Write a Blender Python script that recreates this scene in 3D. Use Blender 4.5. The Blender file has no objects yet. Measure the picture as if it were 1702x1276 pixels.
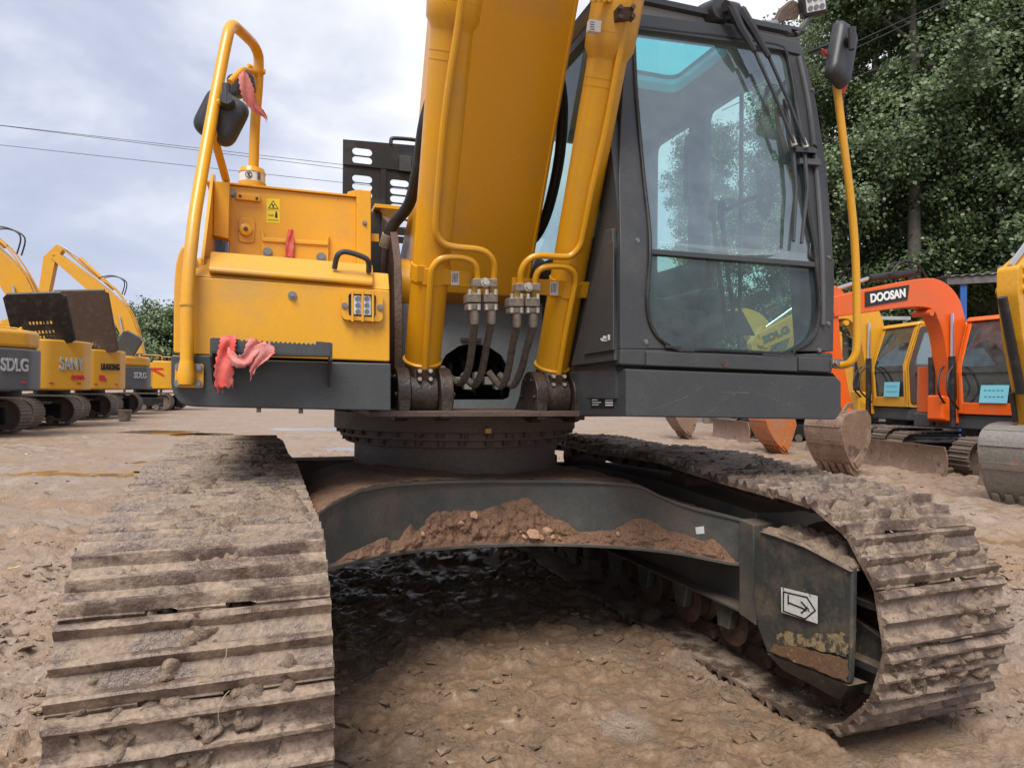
import bpy, bmesh, math, random
import numpy as np
from mathutils import Vector, Matrix
random.seed(7); rng = np.random.default_rng(11)
S = bpy.context.scene; COL = S.collection
R = math.radians

# ------------------------------------------------------------------ camera
F, PITCH, ROLL, CAMH = 1150.0, R(0.51), R(0.62), 1.28
fwd = Vector((0, math.cos(PITCH), math.sin(PITCH))); up0 = Vector((0, -math.sin(PITCH), math.cos(PITCH))); r0 = Vector((1, 0, 0))
rt = math.cos(ROLL) * r0 + math.sin(ROLL) * up0
upv = -math.sin(ROLL) * r0 + math.cos(ROLL) * up0
cd = bpy.data.cameras.new('camera'); cam = bpy.data.objects.new('camera', cd); COL.objects.link(cam)
m = Matrix((rt, upv, -fwd)).transposed().to_4x4(); m.translation = (0, 0, CAMH); cam.matrix_world = m
cd.sensor_width = 36; cd.lens = F / 1702 * 36; cd.clip_start = 0.05; cd.clip_end = 2000
S.camera = cam
CAM = Vector((0, 0, CAMH))
def ray(x, y):
    return (fwd * F + rt * (x - 851) - upv * (y - 638)).normalized()
class Frame:
    def __init__(s, C, th):
        s.th = th; s.M = Matrix.Translation((C[0], C[1], 0)) @ Matrix.Rotation(th, 4, 'Z'); s.I = s.M.inverted()
    def o_d(s, x, y):
        return s.I @ CAM, s.I.to_3x3() @ ray(x, y)
    def pv(s, x, y, v):
        o, d = s.o_d(x, y); return o + d * ((v - o.y) / d.y)
    def pu(s, x, y, u):
        o, d = s.o_d(x, y); return o + d * ((u - o.x) / d.x)
    def ph(s, x, y, h):
        o, d = s.o_d(x, y); return o + d * ((h - o.z) / d.z)
    def pp(s, x, y, a, b):          # inclined plane v = a + b*h
        o, d = s.o_d(x, y); return o + d * ((a + b * o.z - o.y) / (d.y - b * d.z))
HC = (-0.312, 3.895)
HF = Frame(HC, R(18.5)); UF = Frame(HC, R(20.8)); WF = Frame((0, 0), 0.0)

# ------------------------------------------------------------------ world, sun, exposure
W = bpy.data.worlds.new('World'); S.world = W; W.use_nodes = True
nt = W.node_tree; nt.nodes.clear()
def N(nt, t, **kw):
    n = nt.nodes.new(t)
    for k, v in kw.items():
        if k.startswith('i_'):
            n.inputs[k[2:].replace('_', ' ')].default_value = v
        else: setattr(n, k, v)
    return n
SUN_EL, SUN_AZ = R(56), R(197)     # azimuth clockwise from +Y: behind the camera, to its left
sky = N(nt, 'ShaderNodeTexSky', sky_type='NISHITA', sun_disc=False, sun_elevation=SUN_EL, sun_rotation=SUN_AZ)
tc = N(nt, 'ShaderNodeTexCoord'); mp = N(nt, 'ShaderNodeMapping'); mp.inputs['Scale'].default_value = (1.0, 1.0, 2.3)
nz = N(nt, 'ShaderNodeTexNoise', i_Scale=2.3, i_Detail=6.0, i_Roughness=0.52, i_Distortion=0.35)
nz2 = N(nt, 'ShaderNodeTexNoise', i_Scale=0.9, i_Detail=3.0, i_Roughness=0.5)
rp = N(nt, 'ShaderNodeValToRGB'); rp.color_ramp.elements[0].position = 0.40; rp.color_ramp.elements[1].position = 0.60
rp.color_ramp.elements[0].color = (3.8, 4.25, 5.7, 1); rp.color_ramp.elements[1].color = (9.4, 9.5, 9.9, 1)
e = rp.color_ramp.elements.new(0.5); e.color = (5.5, 5.95, 7.4, 1)
mx0 = N(nt, 'ShaderNodeMath', operation='ADD'); mx1 = N(nt, 'ShaderNodeMath', operation='MULTIPLY'); mx1.inputs[1].default_value = 0.5
mix = N(nt, 'ShaderNodeMix', data_type='RGBA'); mix.inputs['Factor'].default_value = 0.9
bg = N(nt, 'ShaderNodeBackground', i_Strength=0.060); wo = N(nt, 'ShaderNodeOutputWorld')
L = nt.links.new
L(tc.outputs['Generated'], mp.inputs['Vector']); L(mp.outputs[0], nz.inputs['Vector']); L(tc.outputs['Generated'], nz2.inputs['Vector'])
L(nz.outputs['Fac'], mx0.inputs[0]); L(nz2.outputs['Fac'], mx0.inputs[1]); L(mx0.outputs[0], mx1.inputs[0]); L(mx1.outputs[0], rp.inputs['Fac'])
L(sky.outputs[0], mix.inputs['A']); L(rp.outputs[0], mix.inputs['B']); L(mix.outputs['Result'], bg.inputs['Color']); L(bg.outputs[0], wo.inputs[0])
sd = bpy.data.lights.new('sun', 'SUN'); sd.energy = 2.6; sd.angle = R(32); sd.color = (1, 0.96, 0.9)
sun = bpy.data.objects.new('sun', sd); COL.objects.link(sun)
sdir = Vector((math.sin(SUN_AZ) * math.cos(SUN_EL), math.cos(SUN_AZ) * math.cos(SUN_EL), math.sin(SUN_EL)))
sun.rotation_euler = sdir.to_track_quat('Z', 'Y').to_euler(); sun.location = (0, 0, 30)
vs = S.view_settings; vs.view_transform = 'Standard'; vs.look = 'None'; vs.exposure = 0.97; vs.gamma = 1; vs.use_curve_mapping = False
S.cycles.max_bounces = 8; S.cycles.transparent_max_bounces = 24; S.cycles.use_denoising = True

# ------------------------------------------------------------------ numpy noise
_P = rng.random((256, 256))
def vnoise(x, y, o=0):
    x = np.asarray(x, float) + o * 17.3; y = np.asarray(y, float) + o * 9.1
    xi = np.floor(x).astype(int); yi = np.floor(y).astype(int); fx = x - xi; fy = y - yi
    fx = fx * fx * fx * (fx * (fx * 6 - 15) + 10); fy = fy * fy * fy * (fy * (fy * 6 - 15) + 10)
    g = lambda a, b: _P[a & 255, b & 255]
    return (g(xi, yi) * (1 - fx) + g(xi + 1, yi) * fx) * (1 - fy) + (g(xi, yi + 1) * (1 - fx) + g(xi + 1, yi + 1) * fx) * fy
def fbm(x, y, oct=4, o=0, gain=0.5):
    a = 1.0; t = 0; s = 0
    for k in range(oct):
        t = t + a * vnoise(x * 2 ** k, y * 2 ** k, o + k * 3); s += a; a *= gain
    return t / s
def ss(a, b, x):
    t = np.clip((x - a) / (b - a), 0, 1); return t * t * (3 - 2 * t)

# ------------------------------------------------------------------ materials
MATS = {}
def mat_new(name):
    m = bpy.data.materials.new(name); m.use_nodes = True; t = m.node_tree
    b = t.nodes['Principled BSDF']; MATS[name] = m
    return m, t, b
def dirty(name, col, dirt, amt=0.45, rough=(0.35, 0.8), scale=3.0, bump=0.15, bscale=60.0, metallic=0.0, updust=0.0, fine=0.25, spots=None, thr=(0.5, 0.72)):
    """paint or steel with patches of dirt, dust on faces that look up, fine grain"""
    m, t, b = mat_new(name); L = t.links.new
    g = N(t, 'ShaderNodeNewGeometry')
    n1 = N(t, 'ShaderNodeTexNoise', i_Scale=scale, i_Detail=8.0, i_Roughness=0.62); L(g.outputs['Position'], n1.inputs['Vector'])
    n2 = N(t, 'ShaderNodeTexNoise', i_Scale=bscale, i_Detail=5.0, i_Roughness=0.6); L(g.outputs['Position'], n2.inputs['Vector'])
    mr = N(t, 'ShaderNodeMapRange'); mr.inputs['From Min'].default_value = thr[0]; mr.inputs['From Max'].default_value = thr[1]; mr.inputs['To Max'].default_value = amt
    L(n1.outputs['Fac'], mr.inputs['Value']); fac = mr.outputs[0]
    if updust:
        sx = N(t, 'ShaderNodeSeparateXYZ'); L(g.outputs['Normal'], sx.inputs[0])
        m2 = N(t, 'ShaderNodeMapRange'); m2.inputs['From Min'].default_value = 0.3; m2.inputs['From Max'].default_value = 0.95; m2.inputs['To Max'].default_value = updust
        L(sx.outputs['Z'], m2.inputs['Value'])
        mxm = N(t, 'ShaderNodeMath', operation='MAXIMUM'); L(fac, mxm.inputs[0]); L(m2.outputs[0], mxm.inputs[1]); fac = mxm.outputs[0]
    mx = N(t, 'ShaderNodeMix', data_type='RGBA'); mx.inputs['A'].default_value = (*col, 1); mx.inputs['B'].default_value = (*dirt, 1); L(fac, mx.inputs['Factor'])
    mf = N(t, 'ShaderNodeMix', data_type='RGBA', blend_type='MULTIPLY'); mf.inputs['Factor'].default_value = fine
    m3 = N(t, 'ShaderNodeMapRange'); m3.inputs['From Min'].default_value = 0.3; m3.inputs['From Max'].default_value = 0.7; m3.inputs['To Min'].default_value = 0.35; m3.inputs['To Max'].default_value = 1.3
    L(n2.outputs['Fac'], m3.inputs['Value']); L(mx.outputs['Result'], mf.inputs['A']); L(m3.outputs[0], mf.inputs['B'])
    out = mf.outputs['Result']
    if spots:
        n3 = N(t, 'ShaderNodeTexNoise', i_Scale=spots[1], i_Detail=6.0, i_Roughness=0.65); L(g.outputs['Position'], n3.inputs['Vector'])
        m4 = N(t, 'ShaderNodeMapRange'); m4.inputs['From Min'].default_value = spots[2]; m4.inputs['From Max'].default_value = spots[2] + 0.04; L(n3.outputs['Fac'], m4.inputs['Value'])
        ms = N(t, 'ShaderNodeMix', data_type='RGBA'); ms.inputs['B'].default_value = (*spots[0], 1); L(m4.outputs[0], ms.inputs['Factor']); L(out, ms.inputs['A']); out = ms.outputs['Result']
    L(out, b.inputs['Base Color'])
    mr2 = N(t, 'ShaderNodeMapRange'); mr2.inputs['To Min'].default_value = rough[0]; mr2.inputs['To Max'].default_value = rough[1]; L(fac, mr2.inputs['Value']); L(mr2.outputs[0], b.inputs['Roughness'])
    b.inputs['Metallic'].default_value = metallic
    if bump:
        bp = N(t, 'ShaderNodeBump', i_Strength=bump, i_Distance=0.01); L(n2.outputs['Fac'], bp.inputs['Height']); L(bp.outputs[0], b.inputs['Normal'])
    return m
DUST = (0.30, 0.23, 0.17)
dirty('yellow', (0.67, 0.32, 0.011), (0.40, 0.24, 0.09), 0.55, (0.30, 0.62), 2.6, 0.012, 70, updust=0.3, fine=0.07, spots=((0.20, 0.105, 0.04), 13, 0.715))
dirty('yellow_far', (0.60, 0.29, 0.016), (0.34, 0.19, 0.06), 0.35, (0.4, 0.7), 1.6, 0.04, 30, updust=0.25, fine=0.2)
dirty('yellow_pale', (0.52, 0.33, 0.07), (0.34, 0.26, 0.15), 0.6, (0.4, 0.7), 9, 0.1, 90, fine=0.2)
dirty('orange', (0.72, 0.105, 0.008), (0.4, 0.16, 0.07), 0.4, (0.33, 0.6), 2.0, 0.04, 40, updust=0.2, fine=0.15)
dirty('charcoal', (0.049, 0.0525, 0.055), (0.115, 0.105, 0.095), 0.45, (0.42, 0.8), 2.8, 0.07, 90, updust=0.35, fine=0.25, spots=((0.22, 0.2, 0.18), 17, 0.745))
dirty('frame_paint', (0.062, 0.064, 0.059), (0.17, 0.12, 0.085), 0.8, (0.45, 0.9), 3.2, 0.12, 70, updust=0.6, fine=0.3, spots=((0.2, 0.14, 0.09), 22, 0.70), thr=(0.44, 0.74))
dirty('guard_paint', (0.048, 0.049, 0.045), (0.21, 0.15, 0.10), 0.7, (0.45, 0.85), 6.0, 0.2, 60, updust=0.9, fine=0.4, spots=((0.25, 0.19, 0.12), 30, 0.66), thr=(0.47, 0.75))
dirty('black_steel', (0.012, 0.012, 0.013), (0.07, 0.06, 0.055), 0.5, (0.4, 0.8), 5, 0.1, 60, updust=0.3)
dirty('plastic_black', (0.034, 0.036, 0.040), (0.09, 0.085, 0.08), 0.35, (0.45, 0.75), 6, 0.08, 200, fine=0.15)
dirty('grey_paint', (0.17, 0.19, 0.20), (0.16, 0.13, 0.11), 0.6, (0.45, 0.8), 4, 0.08, 70, updust=0.5, fine=0.25)
dirty('rust', (0.075, 0.042, 0.028), (0.15, 0.085, 0.05), 0.7, (0.55, 0.9), 9, 0.5, 60, updust=0.4, fine=0.5)
dirty('greasy', (0.032, 0.021, 0.015), (0.10, 0.062, 0.038), 0.7, (0.35, 0.8), 9, 0.4, 60, updust=0.4, fine=0.5)
dirty('ring_rust', (0.085, 0.058, 0.044), (0.15, 0.098, 0.066), 0.7, (0.5, 0.85), 7, 0.35, 50, updust=0.6, fine=0.4)
dirty('shoe_steel', (0.125, 0.086, 0.066), (0.315, 0.235, 0.172), 0.95, (0.30, 0.85), 9, 0.55, 75, metallic=0.15, fine=0.55, spots=((0.085, 0.055, 0.042), 14, 0.62), thr=(0.43, 0.57))
dirty('track_mud', (0.295, 0.215, 0.152), (0.125, 0.084, 0.057), 0.95, (0.95, 0.5), 9, 1.0, 130, fine=0.55, thr=(0.42, 0.66))
dirty('red_soil', (0.225, 0.122, 0.072), (0.115, 0.07, 0.05), 0.95, (0.8, 0.98), 11, 1.0, 110, fine=0.7, spots=((0.42, 0.24, 0.13), 90, 0.68))
dirty('stone', (0.46, 0.27, 0.17), (0.34, 0.19, 0.12), 0.9, (0.75, 0.95), 25, 0.5, 120, fine=0.4)
dirty('rubber', (0.013, 0.013, 0.013), (0.08, 0.068, 0.058), 0.6, (0.45, 0.85), 8, 0.2, 120, fine=0.2)
dirty('hose_wrap', (0.16, 0.135, 0.11), (0.07, 0.06, 0.05), 0.9, (0.6, 0.9), 30, 0.6, 220, fine=0.7)
dirty('fitting', (0.47, 0.43, 0.37), (0.24, 0.2, 0.16), 0.8, (0.4, 0.75), 40, 0.2, 150, metallic=0.35, fine=0.3)
dirty('bolt', (0.26, 0.25, 0.24), (0.22, 0.16, 0.12), 0.7, (0.3, 0.6), 50, 0.1, 150, metallic=0.7)
dirty('red_cloth', (0.62, 0.075, 0.06), (0.62, 0.22, 0.19), 0.8, (0.85, 0.95), 14, 0.35, 260, fine=0.35)
dirty('pink_cloth', (0.62, 0.19, 0.17), (0.62, 0.33, 0.30), 0.8, (0.85, 0.95), 14, 0.35, 260, fine=0.3)
dirty('chrome', (0.62, 0.62, 0.62), (0.4, 0.38, 0.35), 0.3, (0.18, 0.4), 6, 0.02, 50, metallic=0.9, fine=0.05)
dirty('bucket_rust', (0.20, 0.125, 0.085), (0.30, 0.21, 0.15), 0.9, (0.55, 0.9), 4, 0.4, 30, fine=0.45, spots=((0.10, 0.06, 0.045), 6, 0.6))
dirty('bucket_orange', (0.40, 0.13, 0.04), (0.25, 0.16, 0.11), 0.9, (0.5, 0.9), 4, 0.3, 30, fine=0.4)
dirty('bucket_grey', (0.19, 0.175, 0.15), (0.27, 0.2, 0.15), 0.9, (0.5, 0.9), 3, 0.3, 30, fine=0.45, spots=((0.45, 0.14, 0.03), 3, 0.62))
dirty('track_far', (0.12, 0.088, 0.068), (0.23, 0.165, 0.12), 0.95, (0.6, 0.9), 6, 0.4, 35, fine=0.5, updust=0.5)
dirty('cw_grey', (0.075, 0.08, 0.085), (0.16, 0.12, 0.09), 0.5, (0.4, 0.8), 2, 0.05, 30, updust=0.3)
dirty('silver', (0.42, 0.43, 0.44), (0.3, 0.28, 0.26), 0.5, (0.35, 0.6), 5, 0.03, 40, metallic=0.3)
dirty('trunk_bark', (0.13, 0.115, 0.095), (0.07, 0.06, 0.05), 0.9, (0.85, 0.95), 5, 0.6, 25, fine=0.4)
dirty('cab_grey', (0.09, 0.095, 0.10), (0.16, 0.15, 0.14), 0.4, (0.6, 0.85), 5, 0.05, 90, fine=0.15)
dirty('headliner', (0.30, 0.31, 0.31), (0.24, 0.23, 0.22), 0.5, (0.8, 0.95), 5, 0.05, 90, fine=0.1)
dirty('roof_sheet', (0.09, 0.085, 0.08), (0.2, 0.19, 0.18), 0.6, (0.5, 0.85), 1.5, 0.05, 20, updust=0.3)
dirty('blue_paint', (0.02, 0.09, 0.32), (0.1, 0.12, 0.2), 0.5, (0.4, 0.7), 3, 0.03, 30)
def flat(name, col, rough=0.5, emit=0, metallic=0):
    m, t, b = mat_new(name); b.inputs['Base Color'].default_value = (*col, 1); b.inputs['Roughness'].default_value = rough; b.inputs['Metallic'].default_value = metallic
    return m
flat('white_ink', (0.74, 0.74, 0.72), 0.6); flat('black_ink', (0.012, 0.012, 0.012), 0.5); flat('red_ink', (0.5, 0.02, 0.02), 0.45)
flat('sticker_yellow', (0.72, 0.56, 0.01), 0.45); flat('sticker_white', (0.62, 0.62, 0.61), 0.5); flat('lens', (0.75, 0.75, 0.74), 0.2, metallic=0.5)
flat('cyan_paper', (0.20, 0.58, 0.68), 0.6); flat('navy_ink', (0.04, 0.12, 0.25), 0.6); flat('dark_void', (0.008, 0.008, 0.008), 0.9)
flat('scratch_grey', (0.15, 0.15, 0.15), 0.6); flat('amber', (0.5, 0.16, 0.01), 0.3); flat('wire', (0.03, 0.03, 0.035), 0.6)
def glass(name, tint, dust_haze=0.06, rough=0.02, refl=1.5):
    m, t, b = mat_new(name); t.nodes.remove(b); L = t.links.new; out = [n for n in t.nodes if n.type == 'OUTPUT_MATERIAL'][0]
    tr = N(t, 'ShaderNodeBsdfTransparent'); tr.inputs[0].default_value = (*tint, 1)
    gl = N(t, 'ShaderNodeBsdfGlossy'); gl.inputs['Roughness'].default_value = rough; gl.inputs['Color'].default_value = (0.88, 0.97, 1, 1)
    fr = N(t, 'ShaderNodeFresnel'); fr.inputs['IOR'].default_value = refl
    mx = N(t, 'ShaderNodeMixShader'); L(fr.outputs[0], mx.inputs[0]); L(tr.outputs[0], mx.inputs[1]); L(gl.outputs[0], mx.inputs[2])
    df = N(t, 'ShaderNodeBsdfDiffuse'); df.inputs[0].default_value = (0.44, 0.55, 0.56, 1)  # milky blue layer: dust film plus sky reflection painted into its colour
    g = N(t, 'ShaderNodeNewGeometry'); n1 = N(t, 'ShaderNodeTexNoise', i_Scale=5.0, i_Detail=8.0, i_Roughness=0.7); L(g.outputs['Position'], n1.inputs['Vector'])
    mr = N(t, 'ShaderNodeMapRange'); mr.inputs['From Min'].default_value = 0.35; mr.inputs['From Max'].default_value = 0.75; mr.inputs['To Min'].default_value = dust_haze * 0.4; mr.inputs['To Max'].default_value = dust_haze * 1.9
    L(n1.outputs['Fac'], mr.inputs['Value'])
    m2 = N(t, 'ShaderNodeMixShader'); L(mr.outputs[0], m2.inputs[0]); L(mx.outputs[0], m2.inputs[1]); L(df.outputs[0], m2.inputs[2]); L(m2.outputs[0], out.inputs[0])
    return m
glass('windscreen_glass', (0.66, 0.95, 0.92), 0.15, 0.02, 2.9)
glass('lower_glass', (0.40, 0.70, 0.60), 0.09, 0.03, 1.6)
glass('side_glass', (0.78, 0.92, 0.91), 0.08, 0.02, 1.6)
glass('skylight_glass', (0.10, 0.72, 0.78), 0.05, 0.02, 1.3)
glass('far_glass', (0.16, 0.20, 0.21), 0.08, 0.03, 1.9)

# ------------------------------------------------------------------ mesh builder
class MB:
    def __init__(s): s.v = []; s.f = []; s.marks = []
    def mark(s): s.marks.append((len(s.v), len(s.f))); return s
    def add(s, vs, fs):
        o = len(s.v); s.v += [tuple(p) for p in vs]; s.f += [tuple(i + o for i in f) for f in fs]; return s
    def box(s, a, b):
        x0, y0, z0 = [min(a[i], b[i]) for i in range(3)]; x1, y1, z1 = [max(a[i], b[i]) for i in range(3)]
        return s.add([(x0, y0, z0), (x1, y0, z0), (x1, y1, z0), (x0, y1, z0), (x0, y0, z1), (x1, y0, z1), (x1, y1, z1), (x0, y1, z1)],
                     [(3, 2, 1, 0), (4, 5, 6, 7), (0, 1, 5, 4), (1, 2, 6, 5), (2, 3, 7, 6), (3, 0, 4, 7)])
    def hexa(s, p):   # 8 corners, bottom ring then top ring
        return s.add(p, [(3, 2, 1, 0), (4, 5, 6, 7), (0, 1, 5, 4), (1, 2, 6, 5), (2, 3, 7, 6), (3, 0, 4, 7)])
    def prism(s, poly, d):      # 3D polygon swept by vector d
        n = len(poly); d = Vector(d); a = [Vector(p) for p in poly]
        return s.add(a + [p + d for p in a], [tuple(range(n))[::-1], tuple(range(n, 2 * n))] + [(i, (i + 1) % n, n + (i + 1) % n, n + i) for i in range(n)])
    def tube(s, path, r, n=10, caps=True, flatten=None):
        P = [Vector(p) for p in path]; k = len(P)
        rr = r if isinstance(r, (list, tuple)) else [r] * k
        T = [(P[min(i + 1, k - 1)] - P[max(i - 1, 0)]).normalized() for i in range(k)]
        a = Vector((0, 0, 1)) if abs(T[0].z) < 0.9 else Vector((1, 0, 0))
        nrm = T[0].cross(a).normalized(); vs = []
        for i in range(k):
            nrm = (nrm - T[i] * nrm.dot(T[i])).normalized(); bi = T[i].cross(nrm)
            for j in range(n):
                an = 2 * math.pi * j / n
                vs.append(P[i] + (nrm * math.cos(an) + bi * math.sin(an)) * rr[i])
        fs = [(i * n + j, i * n + (j + 1) % n, (i + 1) * n + (j + 1) % n, (i + 1) * n + j) for i in range(k - 1) for j in range(n)]
        if caps: fs += [tuple(range(n))[::-1], tuple(range((k - 1) * n, k * n))]
        return s.add(vs, fs)
    def cyl(s, a, b, r, r2=None, n=20):
        return s.tube([a, b], [r, r if r2 is None else r2], n)
    def grid(s, P, nu, nv):   # P list of nu*nv points
        return s.add(P, [(i * nv + j, i * nv + j + 1, (i + 1) * nv + j + 1, (i + 1) * nv + j) for i in range(nu - 1) for j in range(nv - 1)])
    def mesh(s, name, mat, ang=35):
        me = bpy.data.meshes.new(name); me.from_pydata(s.v, [], s.f); me.update()
        bm = bmesh.new(); bm.from_mesh(me); bmesh.ops.recalc_face_normals(bm, faces=bm.faces); bm.to_mesh(me); bm.free()
        if ang:
            me.shade_smooth(); me.set_sharp_from_angle(angle=R(ang))
        if mat: me.materials.append(MATS[mat])
        return me
    def build(s, name, mat, parent=None, bevel=0, seg=2, ang=35):
        if len(s.marks) > 1:       # marked pieces become objects of their own
            mk = s.marks + [(len(s.v), len(s.f))]; first = None
            for (v0, f0), (v1, f1) in zip(mk, mk[1:]):
                q = MB(); q.v = s.v[v0:v1]; q.f = [tuple(i - v0 for i in f) for f in s.f[f0:f1]]
                if q.v:
                    o = q.build(name, mat, parent, bevel, seg, ang); first = first or o
            return first
        return link(name, s.mesh(name, mat, ang), parent, bevel, seg)
def link(name, me, parent=None, bevel=0, seg=2):
    o = bpy.data.objects.new(name, me); COL.objects.link(o)
    if parent: o.parent = parent
    if bevel:
        b = o.modifiers.new('b', 'BEVEL'); b.width = bevel; b.segments = seg; b.limit_method = 'ANGLE'; b.angle_limit = R(40); b.harden_normals = True
    return o
def empty(name, M):
    o = bpy.data.objects.new(name, None); COL.objects.link(o); o.matrix_world = M; o.empty_display_size = 0.2; return o
def tag(o, label, cat=None, group=None, kind=None):
    if label: o['label'] = label
    if cat: o['category'] = cat
    if group: o['group'] = group
    if kind: o['kind'] = kind
    return o
def smooth(pts, n=8):     # Catmull-Rom through points
    P = [Vector(p) for p in pts]; out = []
    for i in range(len(P) - 1):
        p0, p1, p2, p3 = P[max(i - 1, 0)], P[i], P[i + 1], P[min(i + 2, len(P) - 1)]
        for k in range(n):
            t = k / n
            out.append(0.5 * ((2 * p1) + (p2 - p0) * t + (2 * p0 - 5 * p1 + 4 * p2 - p3) * t * t + (3 * p1 - p0 - 3 * p2 + p3) * t ** 3))
    return out + [P[-1]]
def fillet(poly, r, n=5):  # round the corners of a closed 2D polygon
    out = []; k = len(poly)
    for i in range(k):
        a, b, c = Vector(poly[i - 1]), Vector(poly[i]), Vector(poly[(i + 1) % k])
        rr = r[i] if isinstance(r, (list, tuple)) else r
        d1, d2 = (a - b), (c - b); l = min(rr, d1.length * 0.49, d2.length * 0.49)
        if l < 1e-5: out.append(tuple(b)); continue
        p, q = b + d1.normalized() * l, b + d2.normalized() * l
        for j in range(n + 1):
            t = j / n; out.append(tuple((1 - t) ** 2 * p + 2 * t * (1 - t) * b + t * t * q))
    return out
def curve_mesh(splines, ext):
    cu = bpy.data.curves.new('tmp', 'CURVE'); cu.dimensions = '2D'; cu.fill_mode = 'BOTH'; cu.extrude = ext
    for pts in splines:
        sp = cu.splines.new('POLY'); sp.points.add(len(pts) - 1); sp.use_cyclic_u = True
        for p, q in zip(sp.points, pts): p.co = (q[0], q[1], 0, 1)
    return curve_to_mesh(cu)
def curve_to_mesh(cu):
    o = bpy.data.objects.new('tmp', cu); COL.objects.link(o); dg = bpy.context.evaluated_depsgraph_get()
    me = bpy.data.meshes.new_from_object(o.evaluated_get(dg)); bpy.data.objects.remove(o); bpy.data.curves.remove(cu); return me
def holed(name, splines, ext, M, mat, parent, bevel=0):
    """plate with real openings: first spline is the outline, others are holes; M maps the 2D plane into the parent"""
    me = curve_mesh(splines, ext); me.transform(M); me.name = name; me.materials.clear(); me.materials.append(MATS[mat])
    return link(name, me, parent, bevel)
def lettering(name, txt, M, size, mat, parent, ext=0.004, shear=0, bold=0.0, space=1.0, width=None):
    cu = bpy.data.curves.new('txt', 'FONT'); cu.body = txt; cu.size = size; cu.extrude = ext; cu.shear = shear; cu.offset = bold; cu.space_character = space; cu.align_x = 'CENTER'; cu.align_y = 'CENTER'
    me = curve_to_mesh(cu)
    if width:
        xs = [v.co.x for v in me.vertices]; k = width / (max(xs) - min(xs)); me.transform(Matrix.Scale(k, 4, (1, 0, 0)))
    me.transform(M); me.name = name; me.materials.clear(); me.materials.append(MATS[mat])
    return link(name, me, parent)
def slot(cx, cy, w, h, n=6):   # stadium outline
    r = h / 2; pts = []
    for sgn in (1, -1):
        for j in range(n + 1):
            a = -math.pi / 2 + math.pi * j / n
            pts.append((cx + sgn * (w / 2 - r + r * math.cos(a)), cy + sgn * r * math.sin(a)))
    return pts
def basis(o, x, y):     # matrix from plane origin and its two axes
    x = Vector(x).normalized(); y = Vector(y); y = (y - x * y.dot(x)).normalized(); z = x.cross(y)
    M = Matrix((x, y, z)).transposed().to_4x4(); M.translation = o; return M
FRONT = lambda v: basis((0, v, 0), (1, 0, 0), (0, 0, 1))      # house plane that looks at the camera: 2D = (u, h)
SIDE = lambda u: basis((u, 0, 0), (0, -1, 0), (0, 0, 1))      # 2D = (-v, h), looks towards -u
def ribbon(path, wid, mat, parent=None, name='ribbon', th=0.0008, sub=5):
    A = smooth([p for p in path], sub); B = smooth([Vector((w[0], w[1], w[2])) for w in wid], sub); P = []
    for i, (p, w) in enumerate(zip(A, B)):
        for j in range(11):
            t = j / 10 - 0.5; end = i > len(A) - 3
            P.append(p + w * t * (1 + 0.12 * math.sin(i * 2.3)) + Vector((0, 0.0045 * math.sin(i * 0.3 + j * 0.8) + 0.001 * math.sin(i * 1.9 + j * 2.7), (random.uniform(-.014, .006) if end else 0.0015 * math.cos(i * 1.3 + j)))))
    mb = MB().grid(P, len(A), 11)
    for j in range(0, 11, 2):
        q = P[-11 + j]; mb.tube([q, q + Vector((random.uniform(-.006, .006), random.uniform(-.004, .004), -random.uniform(.008, .022)))], 0.0007, 4)
    o = mb.build(name, mat, parent, ang=60)
    sm = o.modifiers.new('s', 'SOLIDIFY'); sm.thickness = th
    return o
def bolt(mb, c, ax, r=0.012, h=0.010, washer=True):
    mb.mark(); c = Vector(c); ax = Vector(ax).normalized()
    if washer: mb.tube([c, c + ax * 0.003], r * 1.5, 14)
    mb.tube([c, c + ax * h], r, 6)
# ================================================================== THE EXCAVATOR: house
EX = empty('excavator', HF.M)
tag(EX, 'large yellow and charcoal excavator facing the camera on mud-caked tracks', 'excavator')
VT = -1.16
def fp(pts, v): return [HF.pv(x, y, v) for x, y in pts]
def fp2(pts, v):
    return [(p.x, p.z) for p in fp(pts, v)]
def prismv(pts, v0, v1, r=0, n=5):   # pixel outline on plane v0, swept straight back to v1
    q = fp2(pts, v0)
    if r: q = fillet(q, r, n)
    return MB().prism([(a, v0, b) for a, b in q], (0, v1 - v0, 0))
# --- toolbox
tb = prismv([(319, 459), (648, 482), (648, 601), (318, 589)], VT, -0.35).build('toolbox', 'yellow', EX, 0.006)
a = [HF.pv(x, y, VT) for x, y in ((321, 459), (648, 482))]
b = [HF.pv(x, y, VT + 0.10) for x, y in ((325, 428), (646, 455))]
c = [Vector((q.x, -0.36, q.z + 0.004)) for q in b]
d = [Vector((q.x, -0.36, q.z)) for q in a]
MB().hexa([a[0], a[1], d[1], d[0], b[0], b[1], c[1], c[0]]).build('top_cover', 'yellow', tb, 0.006)
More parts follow.
